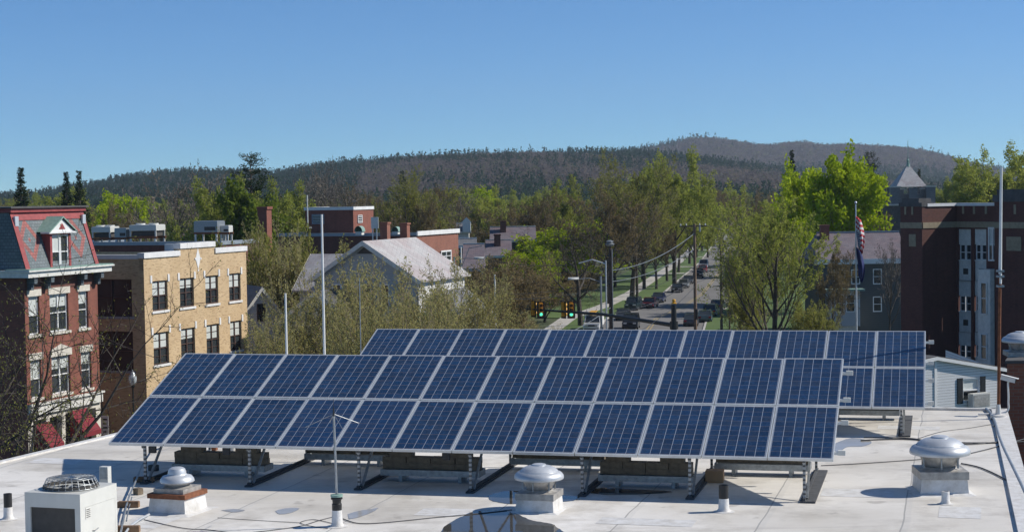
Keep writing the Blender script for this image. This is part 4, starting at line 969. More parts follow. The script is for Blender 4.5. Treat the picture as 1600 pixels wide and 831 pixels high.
# pale gable house in front of the hall
Ap = at(570, 378, 130); we = 4.3; O = Ap - N1 * we
gh, fg = house('gable_house', 'pale grey gable house with worn slate roof and two brick chimneys', (O.x, O.y), N1, -E1, we * 2, 9.5, Ap.z - 2.85, 2.75, 'siding_grey', 'slate_pale', over=.45)
mb = MB(); mb.poly([fg.pt(we - .7, Ap.z - .9, .03), fg.pt(we + .7, Ap.z - .9, .03), fg.pt(we, Ap.z - .35, .03)]); mb.build('gable_vent', MT['tar'], gh)
for u in (we - 2.4, we + .1, we + 1.6): fg2 = Facade(fg.pt(0, 0, .12)[:2], fg.d, fg.n); fg2.window(gh, u - .4, u + .4, Ap.z - 5.0, Ap.z - 3.2, MT['white'], 'sash', .1, fw=.1)
gs = Facade(fg.pt(2 * we, 0, .12)[:2], E1, N1)
for u in (2, 4.6, 7.4):
    for z in (1.2, 4.6, 7.6): gs.window(gh, u - .5, u + .5, z, z + 1.7, MT['white'], 'sash', .1, fw=.1)
mb = MB(); Facade(fg.pt(2 * we, 0)[:2], E1, N1).fbox(mb, 0.01, 9.5, 0, Ap.z - 3.05, .004, .06); mb.build('street_wall', MT['siding_far'], gh)
for px, pyb, pyt, Y in ((601, 384, 350, 135.5), (632, 384, 351, 138)):
    b = at(px, pyb, Y); t = at(px, pyt, Y); mb = MB(); o = Vector((b.x - .35, b.y, b.z - 1.2)); mb.obox(o, N1 * .62, E1 * .62, (0, 0, t.z - o.z)); mb.obox(o + Vector((-.05, -.05, t.z - o.z + .002)), N1 * .72, E1 * .72, (0, 0, .14)); mb.build('chimney', MT['brick_mid'], gh)
# its lower wing at the left
Ap = at(505, 396, 137); w2_, _ = house('house_wing', 'low wing with pale tiled roof left of the gable house', (Ap.x - 1.6, Ap.y - 3), E1, -N1, 6, 3, Ap.z - 2.6, 2.4, 'siding_grey', 'slate_pale')
# white house behind the budding trees
Ap = at(742, 470, 128); wh, fw_ = house('white_house', 'white clapboard house glimpsed through the budding trees', (at(648, 470, 131).x, 131), N1, -E1, 3.8, 5.5, 7.6, 1.6, 'siding_far', 'slate_grey')
gs = Facade(fw_.pt(3.8, 0, .12)[:2], E1, N1)
for u in (1.5, 4):
    for z in (1.2, 4.8): gs.window(wh, u - .5, u + .5, z, z + 1.8, MT['white'], 'sash', .1, fw=.1)
# small white gable between yellow building and trees
Ap = at(407, 452, 136); sg, fs_ = house('small_white_house', 'small white steep gabled house right of the yellow brick building', (Ap.x - 2.2, Ap.y), Vector((.9, .45, 0)), Vector((.45, -.9, 0)), 4.6, 9, Ap.z - 3.1, 3.1, 'siding_far', 'slate_grey', rake='offwhite', over=.35)
fs2 = Facade(fs_.pt(0, 0, .12)[:2], fs_.d, fs_.n); fs2.window(sg, 1.95, 2.65, Ap.z - 2.6, Ap.z - 1.2, MT['brownframe'], 'sash', .1)
Ap = at(447, 490, 128); lw, _ = house('low_white_house', 'low white house with dark roof hidden by budding branches', (at(445, 500, 128).x, 128), N1, -E1, 5.5, 6, at(470, 497, 128).z, 1.9, 'siding_far', 'tar')
# slate roofs beyond the hall
for i, (x0, x1, yr, ye, Y, nm, rf, lb) in enumerate(((712, 745, 373, 384, 215, 'row_house', 'slate_grey', 'grey shingled roof just right of the brick hall'), (722, 757, 383, 420, 195, 'row_house', 'slate_purple', 'purple slate roof with white cornice right of the brick hall'), (765, 838, 355, 376, 260, 'row_house', 'slate_purple', 'broad worn slate roof behind two brick chimneys'), (758, 800, 376, 400, 240, 'row_house', 'slate_purple', 'lower slate roof in front of the broad worn one'), (806, 850, 338, 352, 330, 'row_house', 'slate_purple', 'hipped purple roof farthest back beside bare trees'), (712, 735, 349, 362, 300, 'row_house', 'slate_grey', 'dark house with white dormer far behind the hall'))):
    a, b = at(x0, ye, Y), at(x1, ye, Y); top = at((x0 + x1) / 2, yr, Y)
    r = empty(nm, lb, 'house', (a.x, a.y, 0)); w = b.x - a.x; rise = top.z - a.z; dp = rise * 1.7
    mb = MB(); mb.box(a.x + .3, b.x - .3, a.y + .3, a.y + 2 * dp - .3, 0, a.z); mb.build('wall', MT['shingle_dark' if i != 5 else 'siding_far'], r)
    hp = .25 * w if i == 4 else .02
    mb = MB(); A0, B0 = Vector((a.x, a.y, a.z)), Vector((b.x, a.y, a.z)); A1, B1 = Vector((a.x, a.y + 2 * dp, a.z)), Vector((b.x, a.y + 2 * dp, a.z)); Rr0, Rr1 = Vector((a.x + hp, a.y + dp, top.z)), Vector((b.x - hp, a.y + dp, top.z))
    mb.poly([A0, B0, Rr1, Rr0]); mb.poly([B1, A1, Rr0, Rr1]); mb.poly([A1, A0, Rr0]); mb.poly([B0, B1, Rr1]); mb.poly([A0, A1, B1, B0]); mb.build('roof', MT[rf], r)
    mb = MB(); mb.box(a.x - .1, b.x + .1, a.y - .12, a.y - .002, a.z - .3, a.z + .06); mb.build('gutter', MT['offwhite'], r); mb = MB(); mb.box(a.x + hp, b.x - hp, a.y + dp - .1, a.y + dp + .1, top.z - .02, top.z + .1); mb.build('ridge_cap', MT['offwhite'], r)
    for (cx, ct, cbm) in {2: ((786, 347, 365),), 3: ((777, 368, 382),), 4: ((801, 348, 356),)}.get(i, ()):
        q = at(cx, ct, Y + dp * .7); mb = MB(); mb.box(q.x - .45, q.x + .45, q.y - .4, q.y + .4, a.z, q.z); mb.box(q.x - .52, q.x + .52, q.y - .47, q.y + .47, q.z + .002, q.z + .2); mb.build('chimney', MT['brick_dark'], r)
    if i == 5:
        q = at(729, 352, Y - .5); mb = MB(); mb.box(q.x - .7, q.x + .7, q.y, q.y + 2, q.z - 1.2, q.z + .5); mb.poly([(q.x - .9, q.y - .1, q.z + .5), (q.x + .9, q.y - .1, q.z + .5), (q.x, q.y - .1, q.z + 1.4)]); mb.build('dormer', MT['white'], r)

# slate roofed house at the right
Y = 196; a, b = at(1275, 407, Y), at(1420, 409, Y); ze = a.z; top = at(1340, 363, Y + 5)
r = empty('dark_shingle_house', 'dark shingled house with purple slate roof behind the flag pole', 'house', (a.x, Y, 0))
FD = Facade((a.x, Y), (1, 0), (0, -1)); Lh = b.x - a.x
wl = [(1303, 421, 1321, 444), (1330, 421, 1344, 444), (1364, 420, 1378, 444), (1364, 463, 1378, 487)]
mb = MB(); HW = [FD.rect(*q) for q in wl]; FD.wall(mb, .4, Lh, 0, ze, HW, .1); Facade((a.x + .4, Y), (0, 1), (-1, 0)).wall(mb, 0, 10, 0, ze, []); mb.build('wall', MT['shingle_dark'], r)
for q in HW: FD.window(r, *q, MT['white'], 'sash', .08, fw=.11)
dp = 5.0
mb = MB(); mb.poly([(a.x - .2, Y - .5, ze), (b.x, Y - .5, ze), (b.x, Y + dp, top.z), (a.x + 1.0, Y + dp, top.z)]); mb.poly([(a.x - .2, Y - .5, ze), (a.x + 1.0, Y + dp, top.z), (a.x - .2, Y + 2 * dp, ze)]); mb.poly([(b.x, Y + dp, top.z), (b.x, Y + 2 * dp, ze), (a.x - .2, Y + 2 * dp, ze), (a.x + 1.0, Y + dp, top.z)]); mb.build('roof', MT['slate_purple'], r)
mb = MB(); mb.box(a.x - .3, b.x, Y - .62, Y - .5, ze - .45, ze + .12); mb.box(a.x - .3, b.x, Y - .5, Y - .01, ze - .45, ze - .3); mb.build('eave', MT['white'], r)
mb = MB(); mb.box(a.x + 1.0, b.x, Y + dp - .15, Y + dp + .15, top.z - .03, top.z + .12); mb.build('ridge_cap', MT['coping'], r)
q = at(1288, 362, Y + 4); mb = MB(); mb.box(q.x - .5, q.x + .5, q.y - .4, q.y + .4, ze, q.z + .6); mb.box(q.x - .57, q.x + .57, q.y - .47, q.y + .47, q.z + .602, q.z + .8); mb.build('chimney', MT['brick_red'], r)
pa, pb_ = at(1295, 455, Y - 2.2), at(1347, 456, Y - 2.2); pz = pa.z; FP = Facade((pa.x, Y - 2.2), (1, 0), (0, -1)); Lp = pb_.x - pa.x - .3
mb = MB(); pw = [(.7, 1.75, 1.0 + pz - 3.4, pz - .35), (1.95, 3.0, 1.0 + pz - 3.4, pz - .35)]; FP.wall(mb, 0, Lp, pz - 4, pz, pw, .08); FPs = Facade(FP.pt(Lp, 0)[:2], (0, 1), (1, 0)); FPs.wall(mb, 0, 2.2, pz - 4, pz, [(.6, 1.6, pz - 2.4, pz - .35)], .08); Facade(FP.pt(0, 0)[:2], (0, 1), (-1, 0)).wall(mb, 0, 2.2, pz - 4, pz, []); por = mb.build('porch', MT['siding_grey'], r)
mb = MB(); FPs.fbox(mb, 0.0, 2.2, pz - 4, pz - .01, .004, .05); mb.build('porch_side', MT['white'], por)
for q in pw: FP.window(por, *q, MT['white'], 'sash', .07, fw=.1)
mb = MB(); mb.box(pa.x - .4, pa.x + Lp + .55, Y - 2.7, Y - .02, pz + .002, pz + .22); mb.build('porch_roof', MT['copper'], por)
mb = MB(); mb.box(pa.x + .2, pa.x + Lp - .2, Y - 2.0, Y - .1, 0, pz - 4); mb.build('porch_base', MT['stone'], por)

# ------------------------------------------------------------------ dark school at the right (U-shaped court)
E2 = Vector((1.7, 1, 0)).normalized(); N2 = Vector((E2.y, -E2.x, 0))
A = at(1441, 400, 128); zt = at(1441, 323, 128).z
sch = empty('brick_school', 'dark brick school with white window bays around a shaded court', 'school', (A.x, A.y, 0))
FL = Facade((A.x, A.y), E2, N2); D = FL.hit(1495, 400)[0]
EL = Facade((A.x - N2.x * 2.3, A.y - N2.y * 2.3), N2, -E2)              # end of left wing
BK = Facade(FL.pt(D, 0)[:2], N2, -E2); Wc = BK.hit(1563, 400)[0]
ER = Facade(BK.pt(Wc, 0, .6)[:2], N2, -E2)
zb_ = zt - 2.45
mb = MB(); EL.wall(mb, 0, 2.3, 0, zt, []); Facade(EL.pt(0, 0)[:2], E2, -N2).wall(mb, 0, 12, 0, zt, [])
FL.wall(mb, 0, D, 0, zt, [])
fb = []
for row, (ya, yb) in enumerate(((358, 408), (438, 488), (519, 560))):
    for (xa, xb) in ((1497, 1517), (1522, 1541)):
        fb.append(BK.rect(xa, ya, xb, yb))
hb = [(a, b, c - 1.5, d) for a, b, c, d in fb]
BK.wall(mb, 0, Wc, 0, zt, hb, .25)
ER.wall(mb, 0, 14, 0, zt + .3, []); Facade(ER.pt(0, 0)[:2], E2, -N2).wall(mb, 0, 6, 0, zt + .3, [])
mb.build('wall', MT['brick_school'], sch)
for w, h in zip(fb, hb):
    bay = MB(); BK.fbox(bay, h[0], h[1], h[2], w[2], -.25, -.12); b_ = bay.build('window_bay', MT['offwhite'], sch); bay = MB(); BK.fbox(bay, h[0], h[1], w[2] + (w[3] - w[2]) * .52, w[3], -.25, -.10); bay.build('transom_panel', MT['offwhite'], b_); bay = MB(); BK.fbox(bay, h[0], h[1], w[2], w[2] + .08, -.24, -.05); bay.build('sill', MT['offwhite'], b_)
    BK.window(b_, w[0] + .08, (w[0] + w[1]) / 2 - .03, w[2] + .08, w[2] + (w[3] - w[2]) * .52, MT['white'], 'sash', .2, fw=.06); BK.window(b_, (w[0] + w[1]) / 2 + .03, w[1] - .08, w[2] + .08, w[2] + (w[3] - w[2]) * .52, MT['white'], 'sash', .2, fw=.06)
    g = MB(); um = (w[0] + w[1]) / 2; BK.fbox(g, um - .25, um + .25, h[2] + .5, h[2] + .95, -.12, -.11); g.build('vent_grille', MT['coil'], b_)
u0 = BK.hit(1543, 450)[0]; bay = MB(); BK.fbox(bay, u0, Wc - .05, 0, BK.hit(1550, 420)[1], .0, 1.0); bb = bay.build('entrance_bay', MT['offwhite'], sch)
for ya, yb in ((440, 490), (520, 560)):
    q = BK.rect(1548, ya, 1558, yb); BKb = Facade(BK.pt(0, 0, 1.12)[:2], N2, -E2); BKb.window(bb, *q, MT['white'], 'sash', .1, fw=.07)
qz = BK.rect(1545, 355, 1560, 408); BKc = Facade(BK.pt(0, 0, .1)[:2], N2, -E2); BKc.window(sch, *qz, MT['white'], 'pair', .08, fw=.12, blind=.5)
bd = MB(); zz = FL.hit(1450, 352)[1]
for f, L in ((EL, 2.3), (FL, D), (BK, Wc), (ER, 14)): f.fbox(bd, .0 if f is not FL else .05, L, zz - .22, zz + .22, .004, .05)
bd.build('stone_band', MT['stone_dull'], sch)
for f, xs in ((EL, (.55, 1.3)), (ER, (.7, 2.0, 3.3))):
    for u in xs:
        q = MB(); f.fbox(q, u - .1, u + .1, zz + .8, zz + 1.5, .004, .04); q.build('stone_inset', MT['stone_dull'], sch)
for u in (.7, 1.8, 3.0): q = MB(); BK.fbox(q, u - .1, u + .1, zz + .8, zz + 1.4, .004, .04); q.build('stone_inset', MT['stone_dull'], sch)
q = MB(); EL.fbox(q, .95, 1.65, EL.hit(1424, 385)[1], EL.hit(1424, 366)[1], .004, .05); q.build('stone_panel', MT['stone_dull'], sch)
q = MB(); ER.fbox(q, 1.2, 2.6, ER.hit(1590, 392)[1], ER.hit(1590, 370)[1], .004, .05); q.build('stone_panel', MT['stone_dull'], sch)
cp_ = MB(); EL.fbox(cp_, -.1, 2.35, zt, zt + .3, -1.2, .08); EL.fbox(cp_, .25, 2.0, zt + .3, zt + .62, -1.2, .04); ER.fbox(cp_, -.1, 14, zt + .3, zt + .8, -.5, .08); ER.fbox(cp_, .3, 14, zt + .8, zt + 1.2, -.5, .05); cp_.build('parapet', MT['tar'], sch)
cp_ = MB(); FL.fbox(cp_, .5, D + .1, zt, zt + .22, -.4, .08); BK.fbox(cp_, .1, Wc, zt, zt + .22, -.4, .08); cp_.build('parapet_coping', MT['coping_white'], sch)
mb = MB(); BK.fbox(mb, .3, 12, zt - .3, zt - .2, -6, -.3); FL.fbox(mb, .2, D, zt - .3, zt - .2, -2, -.2); mb.build('roof', MT['tar'], sch)

# ------------------------------------------------------------------ white sided addition just beyond the roof
Y = 70; a = at(1438, 600, Y); b = at(1561, 600, Y); FA = Facade((a.x, Y), (.88, .47), (.47, -.88)); La = FA.hit(1562, 600)[0]
sid = empty('sided_addition', 'white clapboard addition with shuttered window beyond the roof edge', 'building', (a.x, Y, 0))
uc = FA.hit(1461, 560); zl = FA.hit(1438, 566)[1]; zrr = FA.hit(1558, 577)[1]
wn = FA.rect(1504, 591, 1531, 627)
mb = MB(); FA.wall(mb, 0, La, 0, zrr, [wn], .12); mb.poly([FA.pt(0, zrr), FA.pt(La, zrr), FA.pt(uc[0], uc[1]), FA.pt(0, zl)]); Facade(FA.pt(La, 0)[:2], (0, 1), (1, 0)).wall(mb, 0, 9, 0, zrr, []); mb.build('wall', MT['siding_white'], sid)
FA.window(sid, *wn, MT['white'], 'sash', .1, fw=.07, blind=.4)
for u0, u1 in ((wn[0] - .30, wn[0] - .02), (wn[1] + .02, wn[1] + .28)): q = MB(); FA.fbox(q, u0, u1, wn[2] - .05, wn[3] + .05, .0, .05); q.build('shutter', MT['black'], sid)
q = MB(); FA.fbox(q, uc[0] - .06, uc[0] + .06, 0, uc[1] - .05, .0, .04); q.build('corner_board', MT['white'], sid)
rf = MB()
for (p0, p1) in (((-.2, zl + .0), uc), (uc, (La + .25, zrr - .05))):
    q0, q1 = FA.pt(p0[0], p0[1], .10), FA.pt(p1[0], p1[1], .10); rf.obox(q0 + Vector((0, 0, .02)), q1 - q0, -FA.n * 9.3, Vector((0, 0, .10)))
rf.build('roof', MT['tar'], sid)
rf = MB()
for (p0, p1) in (((-.2, zl), uc), (uc, (La + .25, zrr - .05))):
    q0, q1 = FA.pt(p0[0], p0[1], .12), FA.pt(p1[0], p1[1], .12); rf.obox(q0 - Vector((0, 0, .06)), q1 - q0, FA.n * .05, Vector((0, 0, .14)))
rf.build('fascia', MT['white'], sid)
q = FA.rect(1511, 613, 1538, 635); mb = MB(); mb.obox(FA.pt(q[0], q[2], .05), FA.d * (q[1] - q[0]), FA.n * .3, Vector((0, 0, q[3] - q[2]))); ac = thing(mb, 'window_air_conditioner', 'beige air conditioner hanging in the shuttered window', 'air conditioner', MT['beige'], FA.pt(q[0], q[2], .05))
mb = MB(); mb.obox(FA.pt(q[0] + .05, q[2] + .05, .352), FA.d * (q[1] - q[0] - .1), FA.n * .01, Vector((0, 0, q[3] - q[2] - .1))); mb.build('grille', MT['spun_dirty'], ac)

# ------------------------------------------------------------------ stone tower with pyramid roof
Y = 330; c = at(1419, 300, Y); zr0 = at(1419, 292, Y).z; za = at(1419, 256, Y).z; hw = 4.1
r = empty('stone_tower', 'stone tower with battlements and a pointed pale slate roof', 'tower', (c.x, Y, 0))
mb = MB(); mb.box(c.x - hw, c.x + hw, Y - hw, Y + hw, 0, zr0 - 3.2); mb.build('shaft', MT['tar'], r)
mb = MB()
for sx in (-1, 1):
    for sy in (-1, 1): mb.box(c.x + sx * hw * .82 - .85, c.x + sx * hw * .82 + .85, Y + sy * hw * .82 - .85, Y + sy * hw * .82 + .85, zr0 - 3.2, zr0 - .1)
mb.box(c.x - hw * .7, c.x + hw * .7, Y - hw * .72, Y + hw * .72, zr0 - 3.2, zr0 - 1.4); mb.box(c.x - .8, c.x + .8, Y - hw - .15, Y - hw + .9, zr0 - 3.2, zr0 - .3)
for x in (-2.3, 2.3): mb.box(c.x + x - .75, c.x + x + .75, Y - hw * .75, Y - hw * .6, zr0 - 1.4, zr0 - .5)
mb.build('battlement', MT['slate_grey'], r)
mb = MB(); mb.box(c.x - hw - .5, c.x + hw + .5, Y - hw - .5, Y + hw + .5, zr0 - 3.55, zr0 - 3.22)
for sx in (-1, 1): mb.box(c.x + sx * hw * .82 - 1.0, c.x + sx * hw * .82 + 1.0, Y - hw * .82 - 1.0, Y - hw * .82 + 1.0, zr0 - .098, zr0 + .15)
for x in (-2.3, 2.3): mb.box(c.x + x - .85, c.x + x + .85, Y - hw * .78, Y - hw * .58, zr0 - .5, zr0 - .3)
mb.build('stone_coping', MT['stone'], r)
k = 2.95; b4 = [(c.x - k, Y - k, zr0), (c.x + k, Y - k, zr0), (c.x + k, Y + k, zr0), (c.x - k, Y + k, zr0)]; mb = MB()
for i in range(4): mb.poly([b4[i], b4[(i + 1) % 4], (c.x, Y, za)])
mb.build('roof', MT['slate_pale'], r)
mb = MB(); mb.lathe((c.x, Y, za - 1.1), [(.62, 0), (.3, .9), (.22, 1.5), (.3, 1.7), (.12, 2.0), (.06, 2.6), (.05, 5.5), (0, 5.6)], 10); mb.build('finial', MT['copper'], r)

# ------------------------------------------------------------------ hills and their forest
def interp(x, tab):
    xs = [t[0] for t in tab]; ys = [t[1] for t in tab]; return float(np.interp(x, xs, ys))
RID_A = [(-900, 330), (-300, 318), (0, 308), (60, 303), (110, 294), (150, 290), (200, 280), (260, 274), (310, 272), (370, 272), (430, 276), (470, 268), (520, 261), (570, 255), (620, 249), (700, 245), (760, 242), (820, 240), (900, 240), (980, 240), (1040, 244), (1120, 252), (1250, 268), (1450, 284), (1800, 296), (2600, 300)]
RID_B = [(300, 300), (700, 270), (900, 244), (980, 239), (1020, 233), (1060, 224), (1085, 218), (1110, 218), (1140, 221), (1180, 228), (1210, 229), (1235, 226), (1260, 224), (1290, 229), (1330, 227), (1400, 231), (1440, 235), (1480, 245), (1520, 256), (1570, 268), (1640, 278), (1800, 284), (2400, 290)]
def hillz(tab, X, Y, Y0, Y1, drop=9):
    px = 800 + X / max(Y, 1) * FPX
    py = interp(px, tab); zr = at(px, py, Y1).z - drop
    t = min(max((Y - Y0) / (Y1 - Y0), 0), 1.25); s = math.sin(min(t, 1) * math.pi / 2) ** 1.25 if t <= 1 else 1 - (t - 1) * 1.6
    return max(zr, 0) * s * (1 + .05 * math.sin(X / 170 + Y / 230) * (1 - t if t < 1 else 0))
def hill(name, tab, Y0, Y1, pxs, label, mat):
    mb = MB(); ys = [Y0 + (Y1 - Y0) * k / 22 for k in range(28)]; n = len(pxs)
    for Y in ys:
        for p in pxs: X = (p - 800) / FPX * Y; mb.v.append((X, Y, hillz(tab, X, Y, Y0, Y1)))
    for i in range(len(ys) - 1):
        for j in range(n - 1): mb.f.append((i * n + j, i * n + j + 1, (i + 1) * n + j + 1, (i + 1) * n + j)); mb.m.append(0)
    return tag(mb.build(name, mat, loc=(0, Y0, 0), smooth=True, uv=False), label, 'hill', None, 'structure')
m = NM('forest_floor'); o = m.obj(); f = m.noise(o, .01, 5); m.col(m.mix(f, (.07, .055, .05), (.10, .085, .07))); MT['forest_floor'] = m.set(.95)
hill('hill', RID_A, 950, 2600, list(range(-500, 2001, 25)), 'long wooded hill closing the valley on the left and centre', MT['forest_floor'])
hill('mountain', RID_B, 2500, 4300, list(range(300, 2301, 25)), 'farther wooded mountain with rounded summits at the right', MT['forest_floor'])
def crown_mat(name):
    m = NM(name); a = m.n('ShaderNodeAttribute'); a.attribute_name = 'tint'
    d = m.n('ShaderNodeBsdfDiffuse'); t = m.n('ShaderNodeBsdfTranslucent'); m.l(a.outputs['Color'], d.inputs[0]); m.l(a.outputs['Color'], t.inputs[0])
    mx = m.n('ShaderNodeMixShader'); mx.inputs[0].default_value = .5; m.l(d.outputs[0], mx.inputs[1]); m.l(t.outputs[0], mx.inputs[2])
    m.l(mx.outputs[0], m.t.nodes['Material Output'].inputs[0]); return m.m
MT['far_crown'] = crown_mat('far_tree_crowns')
def ico(sub):
    import bmesh
    bm = bmesh.new(); bmesh.ops.create_icosphere(bm, subdivisions=sub, radius=1)
    v = np.array([x.co[:] for x in bm.verts]); f = np.array([[q.index for q in x.verts] for x in bm.faces]); bm.free(); return v, f
def vnoise(x, y, s):
    return (math.sin(x / s * 1.3 + 1.7 * math.sin(y / s * .9)) + math.sin(y / s * 1.1 + 1.3 * math.sin(x / s * .7 + 2)) + .6 * math.sin((x + y) / s * 2.3)) / 2.6
def forest(name, label, tab, Y0, Y1, px0, px1, step, rad, seed, conif_f, ntri, tsz, ztop=1.04):
    rng = np.random.default_rng(seed); pts = []
    Y = Y0
    while Y < Y0 + (Y1 - Y0) * ztop:
        x0, x1 = (px0 - 800) / FPX * Y, (px1 - 800) / FPX * Y; n = int((x1 - x0) / step)
        xs = x0 + (np.arange(n) + rng.uniform(-.5, .5, n)) * step
        for x in xs: pts.append((x, Y + rng.uniform(-.6, .6) * step))
        Y += step * 1.05
    n = len(pts); P = np.array(pts); X, Yv = P[:, 0], P[:, 1]
    Z = np.array([hillz(tab, x, y, Y0, Y1) for x, y in pts]); T_ = (Yv - Y0) / (Y1 - Y0); PX = 800 + X / Yv * FPX
    pc = np.array([conif_f(px, t, x, y) for px, t, x, y in zip(PX, T_, X, Yv)]); con = rng.random(n) < pc
    r_ = rad * rng.uniform(.6, 1.3, n) * np.where(con, 1.15, 1); h = np.where(con, r_ * rng.uniform(1.0, 1.4, n), r_ * rng.uniform(.75, 1.15, n))
    edge_ = np.where(T_ > .88, .62, 1.0); r_ = r_ * edge_; h = h * edge_
    k = ntri
    d = rng.normal(0, 1, (n, k, 3)); d /= np.linalg.norm(d, axis=2, keepdims=True); rr = rng.uniform(.35, 1, (n, k, 1)) ** .6; c = d * rr
    zc = rng.uniform(0, 1, (n, k)) ** 1.4; ang = rng.uniform(0, 2 * np.pi, (n, k)); rad_ = (1.02 - zc) * .85 * rng.uniform(.6, 1.1, (n, k))
    cc = np.stack([np.cos(ang) * rad_, np.sin(ang) * rad_, zc * 2.1 - .8], 2)
    c = np.where(con[:, None, None], cc, c)
    c = c * np.stack([r_, r_, h], 1)[:, None, :] + np.stack([X, Yv, Z + h * .75], 1)[:, None, :]
    sz = (r_ * tsz)[:, None, None, None] * rng.uniform(.6, 1.3, (n, k, 1, 1))
    off_ = rng.normal(0, 1, (n, k, 3, 3)); off_ /= np.linalg.norm(off_, axis=3, keepdims=True)
    off_[con] *= np.array([.8, .8, 1.1])
    V = (c[:, :, None, :] + off_ * sz).reshape(-1, 3); F = np.arange(len(V)).reshape(-1, 3)
    g = rng.uniform(.75, 1.25, (n, 1)); u = rng.random(n)
    col = np.where((u < .74)[:, None], np.array((.148, .124, .108)), np.where((u < .9)[:, None], np.array((.165, .135, .105)), np.array((.15, .15, .075))))
    col = np.where(con[:, None], np.array((.024, .054, .026)), col) * g
    C = np.ones((n, k, 3, 4)); C[..., :3] = (col[:, None, :] * (1 + rng.normal(0, .10, (n, k, 1))))[:, :, None, :]; C = np.clip(C.reshape(-1, 4), 0, 1)
    me = bpy.data.meshes.new(name); me.vertices.add(len(V)); me.vertices.foreach_set('co', V.astype(np.float32).ravel())
    me.loops.add(F.size); me.loops.foreach_set('vertex_index', F.astype(np.int32).ravel()); me.polygons.add(len(F)); me.polygons.foreach_set('loop_start', (np.arange(len(F)) * 3).astype(np.int32))
    me.update(calc_edges=True)
    at_ = me.attributes.new('tint', 'FLOAT_COLOR', 'POINT'); at_.data.foreach_set('color', C.astype(np.float32).ravel())
    me.materials.append(MT['far_crown']); o = bpy.data.objects.new(name, me); COL.objects.link(o); tag(o, label, 'forest', None, 'stuff'); return o
def conA(px, t, x, y):
    n = vnoise(x, y * .6, 95) + .5 * vnoise(x + 300, y, 40)
    p = 1 / (1 + math.exp(-(n - .36) * 8)) * .92
    if t < .34 and px > 560: p = max(p, .85 if t < .16 + .14 * vnoise(x, y, 150) else p)
    if px < 560: p = max(p, .58 + .15 * (t > .8))
    if t > .93 and 450 < px < 680: p = max(p, .75)
    return min(p, .95)
def conB(px, t, x, y):
    n = vnoise(x, y * .5, 160) + .5 * vnoise(x + 300, y, 60); p = 1 / (1 + math.exp(-(n - .7) * 7)) * .8
    if t < .33: p = max(p, .75)
    return p
forest('hill_forest', 'bare purple grey woods with dark evergreens covering the long hill', RID_A, 960, 2600, -60, 1660, 7.2, 4.3, 3, conA, 34, .30)
forest('mountain_forest', 'hazy bare woods covering the farther mountain', RID_B, 2550, 4300, 860, 1700, 10.5, 6.2, 5, conB, 24, .36)

# ------------------------------------------------------------------ trees
def leaf_mat(name, c0, c1, trans=.35):
    m = NM(name); a = m.n('ShaderNodeAttribute'); a.attribute_name = 'tint'; sx = m.n('ShaderNodeSeparateColor'); m.l(a.outputs['Color'], sx.inputs[0])
    oi = m.n('ShaderNodeObjectInfo').outputs['Random']
    k = m.math('MULTIPLY_ADD', oi, .3, m.math('MULTIPLY', sx.outputs[0], .7))
    c = m.mix(k, c0, c1)
    d = m.n('ShaderNodeBsdfDiffuse'); t = m.n('ShaderNodeBsdfTranslucent'); m.l(c, d.inputs[0]); m.l(c, t.inputs[0])
    mx = m.n('ShaderNodeMixShader'); mx.inputs[0].default_value = trans; m.l(d.outputs[0], mx.inputs[1]); m.l(t.outputs[0], mx.inputs[2])
    m.l(mx.outputs[0], m.t.nodes['Material Output'].inputs[0]); return m.m
LM = {'yellowgreen': leaf_mat('yellow_green_leaves', (.28, .36, .010), (.46, .55, .035), .5), 'bud': leaf_mat('olive_buds', (.22, .22, .05), (.36, .36, .10), .5), 'palegreen': leaf_mat('pale_spring_leaves', (.25, .28, .05), (.40, .43, .10), .5),
      'catkin': leaf_mat('yellow_catkins', (.32, .29, .10), (.50, .46, .20), .45), 'brownbud': leaf_mat('brown_buds', (.17, .135, .06), (.26, .20, .10), .5), 'pine': leaf_mat('pine_needles', (.016, .032, .012), (.045, .07, .026), .15), 'midgreen': leaf_mat('mid_green_leaves', (.10, .14, .018), (.22, .28, .04), .5), 'redbud': leaf_mat('reddish_buds', (.13, .05, .035), (.17, .075, .05))}
m = NM('twigs'); o = m.obj(); f = m.noise(o, 2, 3); m.col(m.mix(f, (.14, .115, .092), (.22, .185, .145))); MT['twig'] = m.set(.95)
m = NM('brown_twigs'); o = m.obj(); f = m.noise(o, 2, 3); m.col(m.mix(f, (.20, .15, .10), (.31, .24, .16))); MT['twig_brown'] = m.set(.95)
m = NM('dark_twigs'); o = m.obj(); f = m.noise(o, 2, 3); m.col(m.mix(f, (.045, .038, .033), (.08, .066, .055))); MT['twig_dark'] = m.set(.95)
